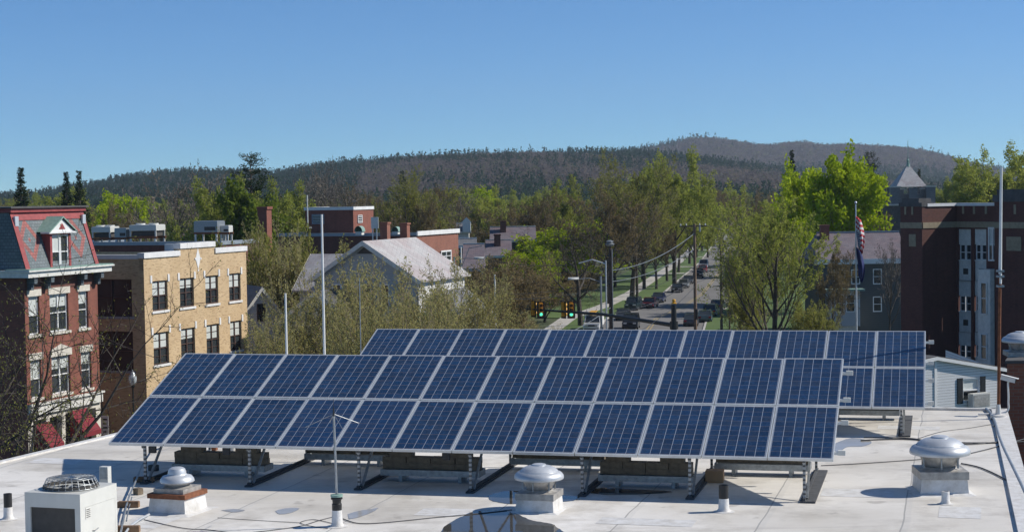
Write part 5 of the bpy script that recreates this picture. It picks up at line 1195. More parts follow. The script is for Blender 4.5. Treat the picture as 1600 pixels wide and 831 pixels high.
class TreeMesh:
    def __init__(s): s.v = []; s.f = []; s.m = []; s.t = []
    def tube(s, P, rs, n, mi, tint=.5):
        base = len(s.v); k = len(P); d = (P[-1] - P[0]); a = d.orthogonal().normalized(); b = d.cross(a).normalized()
        for i, p in enumerate(P):
            for j in range(n):
                an = 2 * math.pi * j / n; q = p + (a * math.cos(an) + b * math.sin(an)) * rs[i]; s.v.append((q.x, q.y, q.z)); s.t.append(tint)
        for i in range(k - 1):
            for j in range(n):
                j2 = (j + 1) % n; s.f.append((base + i * n + j, base + i * n + j2, base + (i + 1) * n + j2, base + (i + 1) * n + j)); s.m.append(mi)
    def leaf(s, p, d, n, ln, w, mi, tint):
        e = d.cross(n); e = e.normalized() if e.length > 1e-6 else d.orthogonal().normalized(); base = len(s.v)
        for q in (p, p + d * ln * .5 + e * w, p + d * ln, p + d * ln * .5 - e * w): s.v.append((q.x, q.y, q.z)); s.t.append(tint)
        s.f.append((base, base + 1, base + 2, base + 3)); s.m.append(mi)
    def build(s, name, mats, parent):
        me = bpy.data.meshes.new(name); me.from_pydata(s.v, [], s.f)
        for q in mats: me.materials.append(q)
        if len(mats) > 1: me.polygons.foreach_set('material_index', s.m)
        t = np.repeat(np.array(s.t, dtype=np.float32)[:, None], 4, 1); a = me.attributes.new('tint', 'FLOAT_COLOR', 'POINT'); a.data.foreach_set('color', t.ravel())
        o = bpy.data.objects.new(name, me); COL.objects.link(o); o.parent = parent; KIDS.setdefault(parent.name, []).append(o); return o
def rv(rng):
    while True:
        v = Vector((rng.uniform(-1, 1), rng.uniform(-1, 1), rng.uniform(-1, 1)))
        if .05 < v.length < 1: return v.normalized()
def tree_proto(seed, H=16, clear=.18, trunk_r=.3, spread=.9, levels=4, kids=(7, 6, 5), lens=(.55, .5, .45), up=.25, leaf=None, nleaf=6, lsz=.22, lw=.5, twig='twig', bark='bark', lean=0, wander=.16, twig_r=.018, tipleaf=True, fork=False, lspread=.0, minr=.012, droop=0, ntip=0, angle=(.6, 1.1), tf=.62):
    """tapered trunk with limbs (part trunk) and twigs + leaf sized faces (part crown)"""
    rng = random.Random(seed); T = TreeMesh(); Cn = TreeMesh()
    root = bpy.data.objects.new('tree', None); COL.objects.link(root); root.empty_display_size = .5
    def branch(p, d, L, r, lev):
        n = 5 if lev == 0 else (4 if lev < levels - 2 else (3 if lev < levels - 1 else 2))
        P = [p.copy()]; rs = [r]; q = p.copy(); dd = d.copy()
        for i in range(n):
            dd = (dd + rv(rng) * wander * (1 if lev else .35) + Vector((0, 0, up * (.5 if lev < 2 else .25) - (droop if lev >= levels - 1 else 0)))).normalized(); q = q + dd * (L / n); P.append(q.copy())
            tp = (i + 1) / n; rs.append(max(r * (1 - tp * (.55 if lev == 0 else .8)), minr * .6))
        last = lev >= levels - 1
        if last:
            e = dd.cross(rv(rng)).normalized() * twig_r; b0 = len(Cn.v)
            for q_ in (P[0] + e, P[1] + e * .8, P[-1], P[1] - e * .8, P[0] - e): Cn.v.append((q_.x, q_.y, q_.z)); Cn.t.append(.5)
            Cn.f.append((b0, b0 + 1, b0 + 2, b0 + 3, b0 + 4)); Cn.m.append(0)
        elif lev == levels - 2: Cn.tube(P, rs, 3, 0, rng.random())
        else: T.tube(P, rs, 8 if lev == 0 else (6 if lev == 1 else 4), 0)
        if leaf and last:
            for k in range(nleaf):
                t = rng.uniform(.25, 1.05); j = min(int(t * n), n - 1); b = P[j].lerp(P[j + 1], min(t * n - j, 1)) + rv(rng) * lspread
                ld = (dd * .6 + rv(rng)).normalized() if lw > .3 else (dd + rv(rng) * .35).normalized()
                Cn.leaf(b, ld, rv(rng), lsz * rng.uniform(.7, 1.3), lsz * lw * .5 * rng.uniform(.8, 1.2), 1, rng.random())
        if last: return
        nk = kids[lev]
        for k in range(nk):
            t = (clear if lev == 0 else .25) + (1 - (clear if lev == 0 else .25)) * ((k + rng.uniform(.2, .9)) / nk)
            t = min(t, .99); j = min(int(t * n), n - 1); b = P[j].lerp(P[j + 1], t * n - j)
            ax = (P[j + 1] - P[j]).normalized(); az = k * 2.4 + rng.uniform(-.5, .5); e1 = ax.orthogonal().normalized(); e2 = ax.cross(e1)
            an = rng.uniform(*angle) * spread; nd = (ax * math.cos(an) + (e1 * math.cos(az) + e2 * math.sin(az)) * math.sin(an)).normalized()
            LL = L * lens[lev] * rng.uniform(.75, 1.2) * ((1.15 - .45 * t) if lev == 0 else (1.1 - .4 * t))
            branch(b, nd, LL, max(rs[j] * rng.uniform(.42, .62), minr), lev + 1)
        if lev == 0 or True:                       # leader goes on as a finer shoot
            branch(P[-1], dd, L * lens[lev] * (.8 if lev else .5), max(rs[-1], minr), lev + 1)
    branch(Vector((0, 0, -.1)), Vector((lean, 0, 1)).normalized(), H * tf, trunk_r, 0)
    T.build('trunk', [MT[bark]], root); Cn.build('crown', [MT[twig]] + ([LM[leaf]] if leaf else []), root)
    zz_ = sorted(v[2] for v in Cn.v); zs = max(zz_[int(len(zz_) * .994)], 1); xs = sorted(abs(v[0]) for v in Cn.v); ys = sorted(abs(v[1]) for v in Cn.v)
    PROTO_SIZE[root.name] = (zs, xs[int(len(xs) * .93)] + ys[int(len(ys) * .93)])
    return root
PROTO_SIZE = {}
def pine_proto(seed, H=20, kind='pine'):
    rng = random.Random(seed); T = TreeMesh(); Cn = TreeMesh(); root = bpy.data.objects.new('tree', None); COL.objects.link(root)
    T.tube([Vector((0, 0, 0)), Vector((.1, 0, H * .5)), Vector((0, .05, H * .97))], [.32, .2, .03], 7, 0)
    z = H * (.3 if kind == 'pine' else .08)
    while z < H * .985:
        t = z / H; nb = rng.randint(4, 6) if kind == 'pine' else rng.randint(6, 8)
        if kind == 'pine': R_ = H * .19 * min(1.35 * (1 - t) ** .5, .95) * rng.uniform(.6, 1.15)
        else: R_ = H * .20 * (1 - t) ** 1.15 * rng.uniform(.7, 1.12) + .02
        for k in range(nb):
            az = rng.uniform(0, 6.28); el = rng.uniform(-.05, .6) if kind == 'pine' else -.25 + .5 * t; d = Vector((math.cos(az) * math.cos(el), math.sin(az) * math.cos(el), math.sin(el))); L = max(R_, .25) * rng.uniform(.75, 1.1)
            P = [Vector((0, 0, z)), Vector((0, 0, z)) + d * L * .55, Vector((0, 0, z)) + d * L + Vector((0, 0, L * (.15 if kind == 'pine' else .08)))]
            Cn.tube(P, [.05, .035, .015], 3, 0)
            for q in range(int(16 + L * 20) if kind == 'pine' else int(8 + L * 12)):
                s = rng.uniform(.25, 1.05); b = P[0].lerp(P[2], s) + rv(rng) * (.30 if kind == 'pine' else .2) * (.6 + .25 * L) * (1.1 - .3 * s)
                ld = (d * .8 + rv(rng) * .8 + Vector((0, 0, .25 if kind == 'pine' else -.2))).normalized(); Cn.leaf(b, ld, rv(rng), rng.uniform(.4, .75) * (.25 + .75 * (1 - t)), rng.uniform(.08, .15) * (.5 + .5 * (1 - t)), 1, rng.random())
        z += H * (rng.uniform(.018, .034) if kind == 'pine' else rng.uniform(.012, .019))
    T.build('trunk', [MT['bark']], root); Cn.build('crown', [MT['twig'], LM['pine']], root); PROTO_SIZE[root.name] = (H, H * .36 if kind == 'pine' else H * .38); return root
PR = {}
def proto_set():
    PR['maple'] = [tree_proto(s, 16, .2, .3, .95, 4, (11, 9, 9), (.80, .5, .45), .22, 'yellowgreen', 13, .36, .75, lspread=.35, wander=.2, tf=.5) for s in (1, 2)]
    PR['elm'] = [tree_proto(s, 20, .35, .42, 1.0, 5, (9, 8, 7, 7), (1.0, .52, .46, .42), .16, 'bud', 5, .19, .6, lspread=.15, wander=.26, twig_r=.032, tf=.42) for s in (3, 4)]
    PR['elm_green'] = [tree_proto(5, 20, .35, .4, 1.0, 5, (9, 7, 7, 5), (1.0, .52, .46, .42), .16, 'palegreen', 9, .26, .7, lspread=.25, wander=.22, twig_r=.03, tf=.42)]
    PR['bare'] = [tree_proto(s, 18, .3, .28, .85, 5, (8, 7, 6, 6), (.85, .5, .46, .42), .26, None, 0, wander=.2, twig_r=.034, tf=.48) for s in (6, 7)]
    PR['bare_bud'] = [tree_proto(s, 16, .3, .28, .95, 5, (9, 7, 6, 6), (.9, .5, .46, .42), .2, 'brownbud', 4, .18, .6, lspread=.14, wander=.22, twig_r=.03, tf=.44) for s in (8, 9)]
    PR['haze'] = [tree_proto(s, 15, .22, .26, .9, 5, (9, 7, 6, 6), (.9, .5, .46, .42), .2, 'palegreen', 7, .22, .65, lspread=.25, wander=.2, twig_r=.026, tf=.44) for s in (10, 11)]
    PR['mid'] = [tree_proto(12, 15, .12, .28, .95, 4, (11, 9, 9), (.75, .5, .45), .25, 'midgreen', 14, .36, .75, lspread=.35, tf=.5)]
    PR['willow'] = [tree_proto(s, 10, .12, .17, .8, 5, (8, 7, 6, 5), (1.35, .55, .5, .55), .26, 'catkin', 4, .14, .36, twig='twig_brown', bark='bark_pale', lspread=.03, wander=.13, minr=.010, twig_r=.0085, angle=(.3, 1.0), tf=.36) for s in (13, 14, 15)]
    PR['vase'] = [tree_proto(16, 16, .06, .26, .62, 5, (12, 8, 6, 5), (.80, .48, .42, .42), .34, 'palegreen', 4, .16, .55, lspread=.06, wander=.12, twig_r=.012, tf=.55)]
    PR['dark'] = [tree_proto(s, 15, .35, .36, 1.0, 5, (6, 6, 6, 5), (1.05, .55, .48, .44), .2, 'brownbud', 1, .1, .6, wander=.26, twig='twig_dark', twig_r=.022, tf=.42) for s in (17, 21)]
    PR['spreader'] = [tree_proto(18, 13, .2, .42, 1.15, 5, (9, 7, 7, 6), (1.2, .52, .45, .42), .06, 'bud', 1, .085, .6, wander=.2, twig='twig_dark', minr=.015, lspread=.02, twig_r=.0085, tf=.5)]
    PR['thicket'] = [tree_proto(s, 8, .05, .12, .85, 5, (9, 7, 6, 5), (1.1, .55, .5, .45), .22, 'brownbud', 3, .13, .55, twig='twig_brown', lspread=.06, wander=.2, minr=.009, twig_r=.013, tf=.42) for s in (19,)]
    PR['thicket_green'] = [tree_proto(20, 8, .05, .12, .85, 5, (9, 7, 6, 5), (1.1, .55, .5, .45), .22, 'bud', 4, .16, .6, twig='twig_brown', lspread=.1, wander=.2, minr=.009, twig_r=.012, tf=.42)]
    PR['pine'] = [pine_proto(s, 22, 'pine') for s in (31, 32)]
    PR['spruce'] = [pine_proto(33, 18, 'spruce')]
proto_set()
USED = set(); TR = random.Random(77)
def tree(kind, name, px, ytop, Y, wpx, label, group=None, cat='tree', rz=None, idx=None, ground=0.0):
    """px,ytop: where the top shows; wpx: crown width in the photo"""
    ps = PR[kind]; p = ps[TR.randrange(len(ps)) if idx is None else idx % len(ps)]
    key = p.name
    if id(p) in USED: o = copy_tree(p)
    else: o = p; USED.add(id(p))
    zs, ws = PROTO_SIZE[key]
    t = at(px, ytop, Y); h = t.z - ground; sz = h / zs; sw = (wpx * Y / FPX) / ws
    sw = min(max(sw, sz * .5), sz * 1.9)
    o.location = (t.x, Y, ground); o.rotation_euler = (0, 0, TR.uniform(0, 6.28) if rz is None else rz); o.scale = (sw, sw, sz)
    NAMES.append((o, name)); o['label'] = label; o['category'] = cat
    if group: o['group'] = group
    elif 'group' in o: del o['group']
    return o
NAMES = []
# --- named trees: (kind, name, px of top, y of top, distance, crown width px, label)
for a in (
    ('elm', 'elm_tree', 985, 246, 272, 130, 'huge bare spreading elm towering left of the main street'),
    ('elm_green', 'elm_tree', 1052, 243, 300, 110, 'tall yellow green elm crown behind the huge bare one'),
    ('dark', 'street_tree', 905, 345, 214, 135, 'dark limbed bare tree forking low beside the footpath'),
    ('maple', 'maple_tree', 885, 352, 262, 150, 'bright yellow green maple behind the dark limbed tree'),
    ('maple', 'maple_tree', 828, 392, 236, 90, 'lower bright green maple left of the dark limbed tree'),
    ('bare_bud', 'street_tree', 950, 300, 255, 110, 'brown budding tree between dark limbed tree and huge elm'),
    ('haze', 'street_tree', 880, 285, 330, 90, 'pale budding round tree behind and left of the huge elm'),
    ('bare_bud', 'street_tree', 832, 305, 310, 80, 'brown budding tree at the left foot of the pale round one'),
    ('vase', 'street_tree', 1208, 298, 150, 150, 'upright vase shaped budding tree right of the main street'),
    ('maple', 'maple_tree', 1310, 249, 232, 115, 'large bright yellow green maple behind the dark shingled house'),
    ('maple', 'maple_tree', 1262, 268, 250, 90, 'smaller bright green maple left of the large one'),
    ('elm_green', 'pale_tree', 1556, 238, 268, 130, 'broad olive green tree rising behind the brick school'),
    ('haze', 'pale_tree', 1590, 250, 275, 120, 'pale budding tree at the right frame edge behind the school'),
    ('haze', 'pale_tree', 1492, 276, 380, 60, 'pale olive tree between stone tower and school'),
    ('spruce', 'spruce_tree', 32, 259, 265, 105, 'dark pointed spruce standing alone at far left'),
    ('spruce', 'spruce_tree', 103, 266, 272, 85, 'left of a close pair of dark spruces at far left'),
    ('spruce', 'spruce_tree', 123, 264, 270, 88, 'right of a close pair of dark spruces at far left'),
    ('pine', 'white_pine', 391, 241, 262, 120, 'tall dark white pine breaking the skyline left of centre'),
    ('pine', 'white_pine', 628, 268, 420, 40, 'dark pine tip above the round grey green tree'),
    ('pine', 'white_pine', 893, 272, 430, 34, 'small dark pine behind the pale budding round tree'),
    ('spruce', 'spruce_tree', 1237, 232, 360, 75, 'dark ragged spruce above the bright green maples'),
    ('pine', 'white_pine', 1359, 238, 350, 60, 'dark crooked pine left of the stone tower'),
    ('spruce', 'spruce_tree', 1436, 262, 400, 50, 'narrow dark spruce just right of the stone tower'),
    ('bare', 'bare_tree', 268, 262, 255, 150, 'large bare grey tree behind the air units on the maroon roof'),
    ('haze', 'green_tree', 340, 284, 245, 110, 'pale green budding tree right of the large bare grey one'),
    ('mid', 'green_tree', 378, 293, 235, 90, 'dense mid green tree below the tall white pine'),
    ('haze', 'green_tree', 445, 290, 250, 110, 'olive green tree right of the tall white pine'),
    ('bare', 'bare_tree', 478, 256, 300, 80, 'tall bare tree left of the brick roof house'),
    ('bare', 'bare_tree', 540, 268, 290, 90, 'tall bare tree behind the brick roof house'),
    ('bare', 'bare_tree', 512, 262, 310, 70, 'slender bare tree between two taller ones above the roof house'),
    ('elm', 'round_tree', 640, 272, 262, 130, 'big round grey green tree right of the brick roof house'),
    ('bare_bud', 'bare_tree', 662, 318, 232, 90, 'dark bare tree in front of the big round grey green one'),
    ('maple', 'maple_tree', 760, 318, 420, 52, 'small vivid yellow green maple in the valley centre'),
    ('haze', 'pale_tree', 735, 298, 460, 70, 'pale budding tree behind the small vivid maple'),
    ('haze', 'pale_tree', 822, 302, 440, 70, 'pale budding tree right of the small vivid maple'),
    ('maple', 'maple_tree', 195, 312, 330, 80, 'yellow green maple behind the mansard building'),
    ('bare_bud', 'bare_tree', 165, 318, 300, 80, 'brown budding tree just right of the mansard roof'),
    ('willow', 'budding_tree', 452, 352, 140, 100, 'dense olive budding tree beside the brick chimney stack'),
    ('willow', 'budding_tree', 425, 372, 145, 70, 'olive budding tree right behind the yellow brick building'),
    ('thicket', 'budding_tree', 800, 400, 190, 120, 'brown budding tree left of the traffic signals'),
    ('thicket', 'budding_tree', 770, 405, 205, 90, 'brown twiggy tree behind the street lamp'),
    ('bare_bud', 'bare_tree', 1300, 392, 176, 62, 'small bare tree before the left of the dark shingled house'),
    ('bare', 'bare_tree', 1388, 372, 176, 60, 'slim bare tree before the right of the dark shingled house'),
    ('thicket_green', 'olive_shrub', 1160, 398, 175, 60, 'olive twiggy shrub right of the main street'),
    ('thicket_green', 'olive_shrub', 1168, 440, 160, 60, 'low olive shrub in front of the twiggy one right of the street'),
    ('thicket_green', 'olive_shrub', 1262, 470, 165, 60, 'low green bush beside the vase shaped tree'),
    ('thicket_green', 'olive_shrub', 1285, 492, 182, 36, 'low bush at the corner of the dark shingled house'),
    ('thicket', 'budding_tree', 850, 425, 222, 100, 'brown thicket tree behind the traffic signals'),
    ('thicket', 'budding_tree', 905, 418, 262, 90, 'brown thicket tree behind the trunk of the dark limbed tree'),
    ('bare_bud', 'street_tree', 1005, 330, 292, 100, 'brown budding tree in front of the trunk of the huge elm'),
    ('bare_bud', 'street_tree', 960, 345, 300, 90, 'brown budding tree left of the power pole crossarm'),
    ('elm_green', 'street_tree', 1085, 300, 340, 70, 'pale green tree right behind the power pole crossarm'),
    ('thicket', 'budding_tree', 930, 425, 300, 90, 'low brown thicket tree on the lawn left of the footpath'),
    ('vase', 'street_tree', 1175, 345, 200, 90, 'slim budding tree overhanging the right of the main street'),
    ('bare_bud', 'street_tree', 1128, 290, 470, 60, 'grey green tree closing the far end of the main street'),
    ('haze', 'street_tree', 1105, 305, 430, 60, 'pale street tree far along the left of the main street'),
    ('bare_bud', 'street_tree', 1178, 300, 520, 60, 'budding tree far along the right of the main street'),
    ('haze', 'street_tree', 1190, 318, 380, 60, 'pale budding tree right of the main street beyond the pole'),
):
    tree(*a)
# budding catkin trees filling the ground just behind the arrays
for i, (px, yt, Y, w, lb) in enumerate(((520, 412, 100, 150, 'budding catkin tree behind the tallest whip antenna'), (590, 402, 108, 160, 'tallest budding catkin tree before the gable house'), (665, 420, 102, 160, 'budding catkin tree before the white house'), (722, 428, 106, 130, 'budding catkin tree left of the white lamp post'), (778, 448, 160, 110, 'budding catkin tree just left of the traffic signals'), (455, 446, 98, 130, 'budding catkin tree behind the short thick whip antenna'), (432, 500, 94, 70, 'low budding catkin tree at the corner of the yellow building'), (560, 455, 92, 110, 'low budding catkin tree behind the rear array left end'), (690, 470, 92, 120, 'low budding catkin tree in the middle behind the rear array'), (625, 462, 96, 110, 'low budding catkin tree before the tallest one'), (826, 500, 165, 90, 'lowest budding catkin tree under the traffic signals'), (480, 470, 105, 90, 'low budding catkin tree before the low white house'))):
    tree('willow', 'catkin_tree', px, yt, Y, w, lb, 'budding catkin trees behind the arrays')
tree('willow', 'catkin_tree', 692, 408, 114, 130, 'tall budding catkin tree hiding the right of the gable house', 'budding catkin trees behind the arrays')
tree('willow', 'catkin_tree', 752, 432, 118, 110, 'budding catkin tree right of the tall one before the gable house', 'budding catkin trees behind the arrays')
tree('thicket_green', 'budding_tree', 418, 360, 148, 85, 'dense green budding tree hiding the foot of the brick chimney stack')
tree('thicket_green', 'budding_tree', 462, 372, 142, 80, 'green budding tree between brick chimney stack and gable house')
tree('thicket', 'budding_tree', 775, 424, 152, 90, 'brown thicket tree hiding the foot of the brick hall')
# bare tree whose limbs reach in at the lower left
o = tree('spreader', 'bare_tree', -25, 398, 66, 520, 'bare dark limbed tree reaching in from the left before the mansard building', rz=.6)
o2 = tree('spreader', 'bare_tree', -40, 440, 56, 460, 'second bare tree at the left edge, lower and nearer', rz=2.4)
# street trees on the verge
for i, Y in enumerate((262, 292, 318, 352, 392, 430, 475, 520, 580)):
    p, h = onkerb(Y, -2.2); px = 800 + p.x / Y * FPX
    tree(('dark', 'bare_bud', 'elm')[i % 3], 'verge_tree', px, 330 - i * 1.5, Y, 70, 'verge tree on the grass strip left of the main street, ' + ('first', 'second', 'third', 'fourth', 'fifth', 'sixth', 'seventh', 'eighth', 'farthest')[i] + ' from the camera', 'trees on the grass verge')
for i, Y in enumerate((330, 372, 420, 470, 540)):
    p, h = onkerb(Y, 16.5); px = 800 + p.x / Y * FPX
    tree(('haze', 'bare_bud')[i % 2], 'verge_tree', px, 322, Y, 70, 'budding tree on the right of the main street, ' + ('first', 'second', 'third', 'fourth', 'farthest')[i] + ' beyond the vase tree', 'trees right of the street')
# the loose band of trees over the valley floor
BK_ = [('bare', 'bare_tree', 'bare grey tree in the band below the hill'), ('bare_bud', 'bare_tree', 'brown budding tree in the band below the hill'), ('haze', 'pale_tree', 'pale budding tree in the band below the hill'), ('elm', 'round_tree', 'olive round tree in the band below the hill'), ('maple', 'maple_tree', 'yellow green maple in the band below the hill'), ('pine', 'white_pine', 'dark pine in the band below the hill'), ('elm_green', 'round_tree', 'pale green round tree in the band below the hill')]
rg = random.Random(12)
for i in range(150):
    Y = rg.uniform(300, 900) ** 1.0; px = rg.uniform(-30, 1640)
    if 1050 < px < 1215 and Y < 760:
        kp, _ = onkerb(Y, 0); kpx = 800 + kp.x / Y * FPX
        if kpx - 25 < px < kpx + 15 / Y * FPX + 25: continue
    k = rg.choices(range(7), (5, 7, 7, 4, 1.2, 1.6, 2))[0]
    if px > 860 and px < 1250 and k == 5: k = 2
    hgt = rg.uniform(11, 19) * (1.15 if k == 5 else 1)
    yt = 415.5 - 0; top = 300 + (HC - hgt) / Y * FPX - .0153 * (px - 800) + 3
    tree(BK_[k][0], BK_[k][1], px, top, Y, hgt * .72 / Y * FPX, BK_[k][2], BK_[k][2].replace(' tree in', ' trees in').replace('maple in', 'maples in').replace('pine in', 'pines in'))
for kind, ps in PR.items():                         # drop unused prototypes
    for p in ps:
        if id(p) not in USED:
            for c in kids(p): bpy.data.objects.remove(c)
            bpy.data.objects.remove(p)
for o, n in NAMES: o.name = n

# ------------------------------------------------------------------ poles, wires, signals, lamps, flag
def pole(name, label, px, ytop, Y, rad, mat='polewood', cat='utility pole', extra=None, ground=0):
    t = at(px, ytop, Y); b = Vector((t.x - .0 + (.004 * Y) * 0, Y, ground)); r = empty(name, label, cat, b)
    mb = MB(); mb.tube([b, Vector((b.x, Y, t.z))], [rad * 1.15, rad * .85], 10); mb.build('pole', MT[mat], r, smooth=True); return r, Vector((b.x, Y, t.z))
r, tp = pole('utility_pole', 'tall wooden utility pole with crossarm left of the main street', 1085, 350, 165, .155)
pA = tp
mb = MB(); mb.obox(tp + Vector((-1.5, -.22, -.28)), (2.7, .25, .0), (0, .1, 0), (0, 0, .13)); mb.build('crossarm', MT['polewood_dark'], r)
for dx in (-1.35, -.8, .5, 1.05): mb = MB(); mb.lathe(tp + Vector((dx, -.1 + dx * .09, -.15)), [(.05, 0), (.07, .08), (.03, .2), (0, .21)], 8); mb.build('insulator', MT['offwhite'], r, smooth=True)
mb = MB(); mb.tube([tp + Vector((.5, -.15, -.2)), tp + Vector((.5, -.15, -.75))], .09, 8); mb.build('fuse_cutout', MT['galv'], r)
mb = MB(); mb.tube([tp + Vector((.1, -.2, -9.2)), tp + Vector((.1, -.2, -8.2))], .12, 8); mb.build('splice_box', MT['black'], r)
r, tp = pole('utility_pole', 'dark wooden utility pole beside the thin white lamp post, left of the truck', 953, 384, 152, .16, 'polewood_dark'); pB = tp
mb = MB()
for k in range(5): mb.bar(tp + Vector((-.05, -.16, -.9 - k * .62)), tp + Vector((-.75 + .1 * (k % 2), -.16, -.85 - k * .62)), .07)
mb.build('wire_bracket', MT['darkmetal'], r)
mb = MB(); mb.lathe(tp + Vector((0, 0, -.05)), [(.0, 0), (.3, .02), (.42, .2), (.2, .32), (.36, .44), (.1, .55), (0, .56)], 10); mb.build('insulator_cluster', MT['galv'], r)
mb = MB(); mb.tube([tp + Vector((.18, -.1, -.3)), tp + Vector((.18, -.1, -12))], .045, 8); mb.build('cable_riser', MT['galv'], r)
r, tp = pole('lamp_post', 'thin pale lamp post beside the dark utility pole', 946.5, 407, 151, .075, 'alu', 'lamp post')
mb = MB(); mb.tube([tp + Vector((0, 0, -.3)), tp + Vector((-1.2, -.1, .1)), tp + Vector((-2.4, -.1, -1.3 + 1.1))], .05, 8); mb.build('lamp_arm', MT['alu'], r)
r, tp = pole('utility_pole', 'brown utility pole at the right edge of the main street', 1126, 370, 200, .15, 'polewood'); pC = tp
r, tp = pole('sign_post', 'short dark wooden post right of the brown utility pole', 1139.5, 468, 190, .10, 'polewood_dark', 'post')
r, tp = pole('lamp_post', 'pale wooden lamp post standing right of the brick hall', 720, 386, 160, .10, 'offwhite', 'lamp post'); pD = tp
mb = MB(); mb.tube([tp + Vector((0, 0, -2.0)), tp + Vector((.8, -.2, -.1)), tp + Vector((2.0, -.4, .1))], .04, 6); mb.build('lamp_arm', MT['galv'], r)
r, tp = pole('lamp_post', 'slim white post among the budding trees left of the signals', 773, 429, 140, .08, 'offwhite', 'lamp post')
def cobra(px, py, Y, d, label):
    c = at(px, py, Y); r = empty('street_lamp', label, 'street lamp', (c.x, Y, 0)); mb = MB()
    n = 8; L = .95; d = Vector(d).normalized(); s = Vector((d.y, -d.x, 0))
    prev = None
    for i in range(n + 1):
        t = i / n; w = .06 + .2 * math.sin(math.pi * min(t * .9 + .1, 1)); ctr = c + d * (t - .5) * L
        ring = [ctr + s * w * math.cos(a) + Vector((0, 0, .16 * math.sin(a) * (1 if math.sin(a) > 0 else .5))) for a in [k * math.pi / 4 for k in range(8)]]
        if prev:
            for k in range(8): mb.poly([prev[k], prev[(k + 1) % 8], ring[(k + 1) % 8], ring[k]])
        prev = ring
    mb.build('lamp_head', MT['beige'], r, smooth=True)
    e = c + d * 2.4; mb = MB(); mb.tube([c + d * .4, c + d * 1.4 + Vector((0, 0, .05)), e + Vector((0, 0, -.3))], .035, 6); mb.build('lamp_arm', MT['galv'], r)
    mb = MB(); mb.tube([Vector((e.x, e.y, 0)), e + Vector((0, 0, .2))], .09, 8); mb.build('post', MT['galv'], r)
cobra(896, 436, 148, (1, .1, 0), 'cobra head street lamp hanging left of the dark utility pole')
cobra(749, 404, 158, (-1, .2, 0), 'cobra head street lamp right of the brick hall')
# acorn lamp on the side street
g = at(207.5, 600, 113); r = empty('acorn_lamp', 'black post with a clear acorn globe before the yellow building', 'street lamp', (g.x, 113, 0))
mb = MB(); mb.lathe((g.x, 113, 0), [(.22, 0), (.22, .5), (.12, .7), (.07, 1.0), (.06, g.z - .25), (.14, g.z - .2), (.16, g.z)], 14); mb.build('post', MT['black'], r, smooth=True)
m = NM('clear_globe'); m.col((.62, .66, .68)); m.b.inputs['Transmission Weight'].default_value = .35; MT['globe'] = m.set(.12)
mb = MB(); mb.lathe((g.x, 113, g.z), [(.16, 0), (.24, .15), (.27, .35), (.24, .55), (.16, .66)], 18); mb.build('globe', MT['globe'], r, smooth=True)
mb = MB(); mb.lathe((g.x, 113, g.z + .66), [(.17, 0), (.14, .1), (.05, .17), (.03, .3), (0, .32)], 14); mb.build('cap', MT['galv'], r, smooth=True)
# small white street notice at the foot of the yellow building
s_ = at(164, 664, 116); r = empty('notice_sign', 'small white notice on a post below the yellow building', 'sign', (s_.x, 116, 0)); mb = MB(); mb.box(s_.x - .25, s_.x + .25, 115.97, 116.0, s_.z - .65, s_.z + .65); mb.build('panel', MT['white'], r)
mb = MB()
for k, w in enumerate((.16, .12, .17, .1)): mb.box(s_.x - w, s_.x + w, 115.955, 115.968, s_.z + .35 - k * .28, s_.z + .45 - k * .28)
mb.build('print', MT['darkmetal'], r); mb = MB(); mb.tube([(s_.x, 116.05, 0), (s_.x, 116.05, s_.z)], .04, 6); mb.build('post', MT['galv'], r)

# traffic signals on a mast arm
pb_ = at(1053, 508, 132); far = at(822, 482.5, 152); base = empty('signal_mast', 'black signal mast whose long arm reaches left over the street', 'signal mast', (pb_.x, 132, 0))
mb = MB(); mb.tube([(pb_.x, 132, 0), (pb_.x, 132, at(1053, 476, 132).z)], [.26, .2], 12); mb.build('post', MT['darkmetal'], base, smooth=True)
mb = MB(); ft = at(1053, 474.5, 132); mb.lathe(ft, [(.2, 0), (.22, .06), (.1, .12), (.16, .22), (.12, .34), (0, .38)], 12); mb.build('finial', MT['signal_yellow'], base, smooth=True)
A0 = Vector((pb_.x, 132, pb_.z)); mb = MB(); mb.tube([A0, A0.lerp(far, .45) + Vector((0, 0, .25)), far], [.17, .13, .07], 10); mb.build('mast_arm', MT['darkmetal'], base, smooth=True)
mb = MB(); mb.lathe(A0 + Vector((0, 0, -.3)), [(.32, 0), (.32, .6)], 12); mb.build('arm_collar', MT['darkmetal'], base)
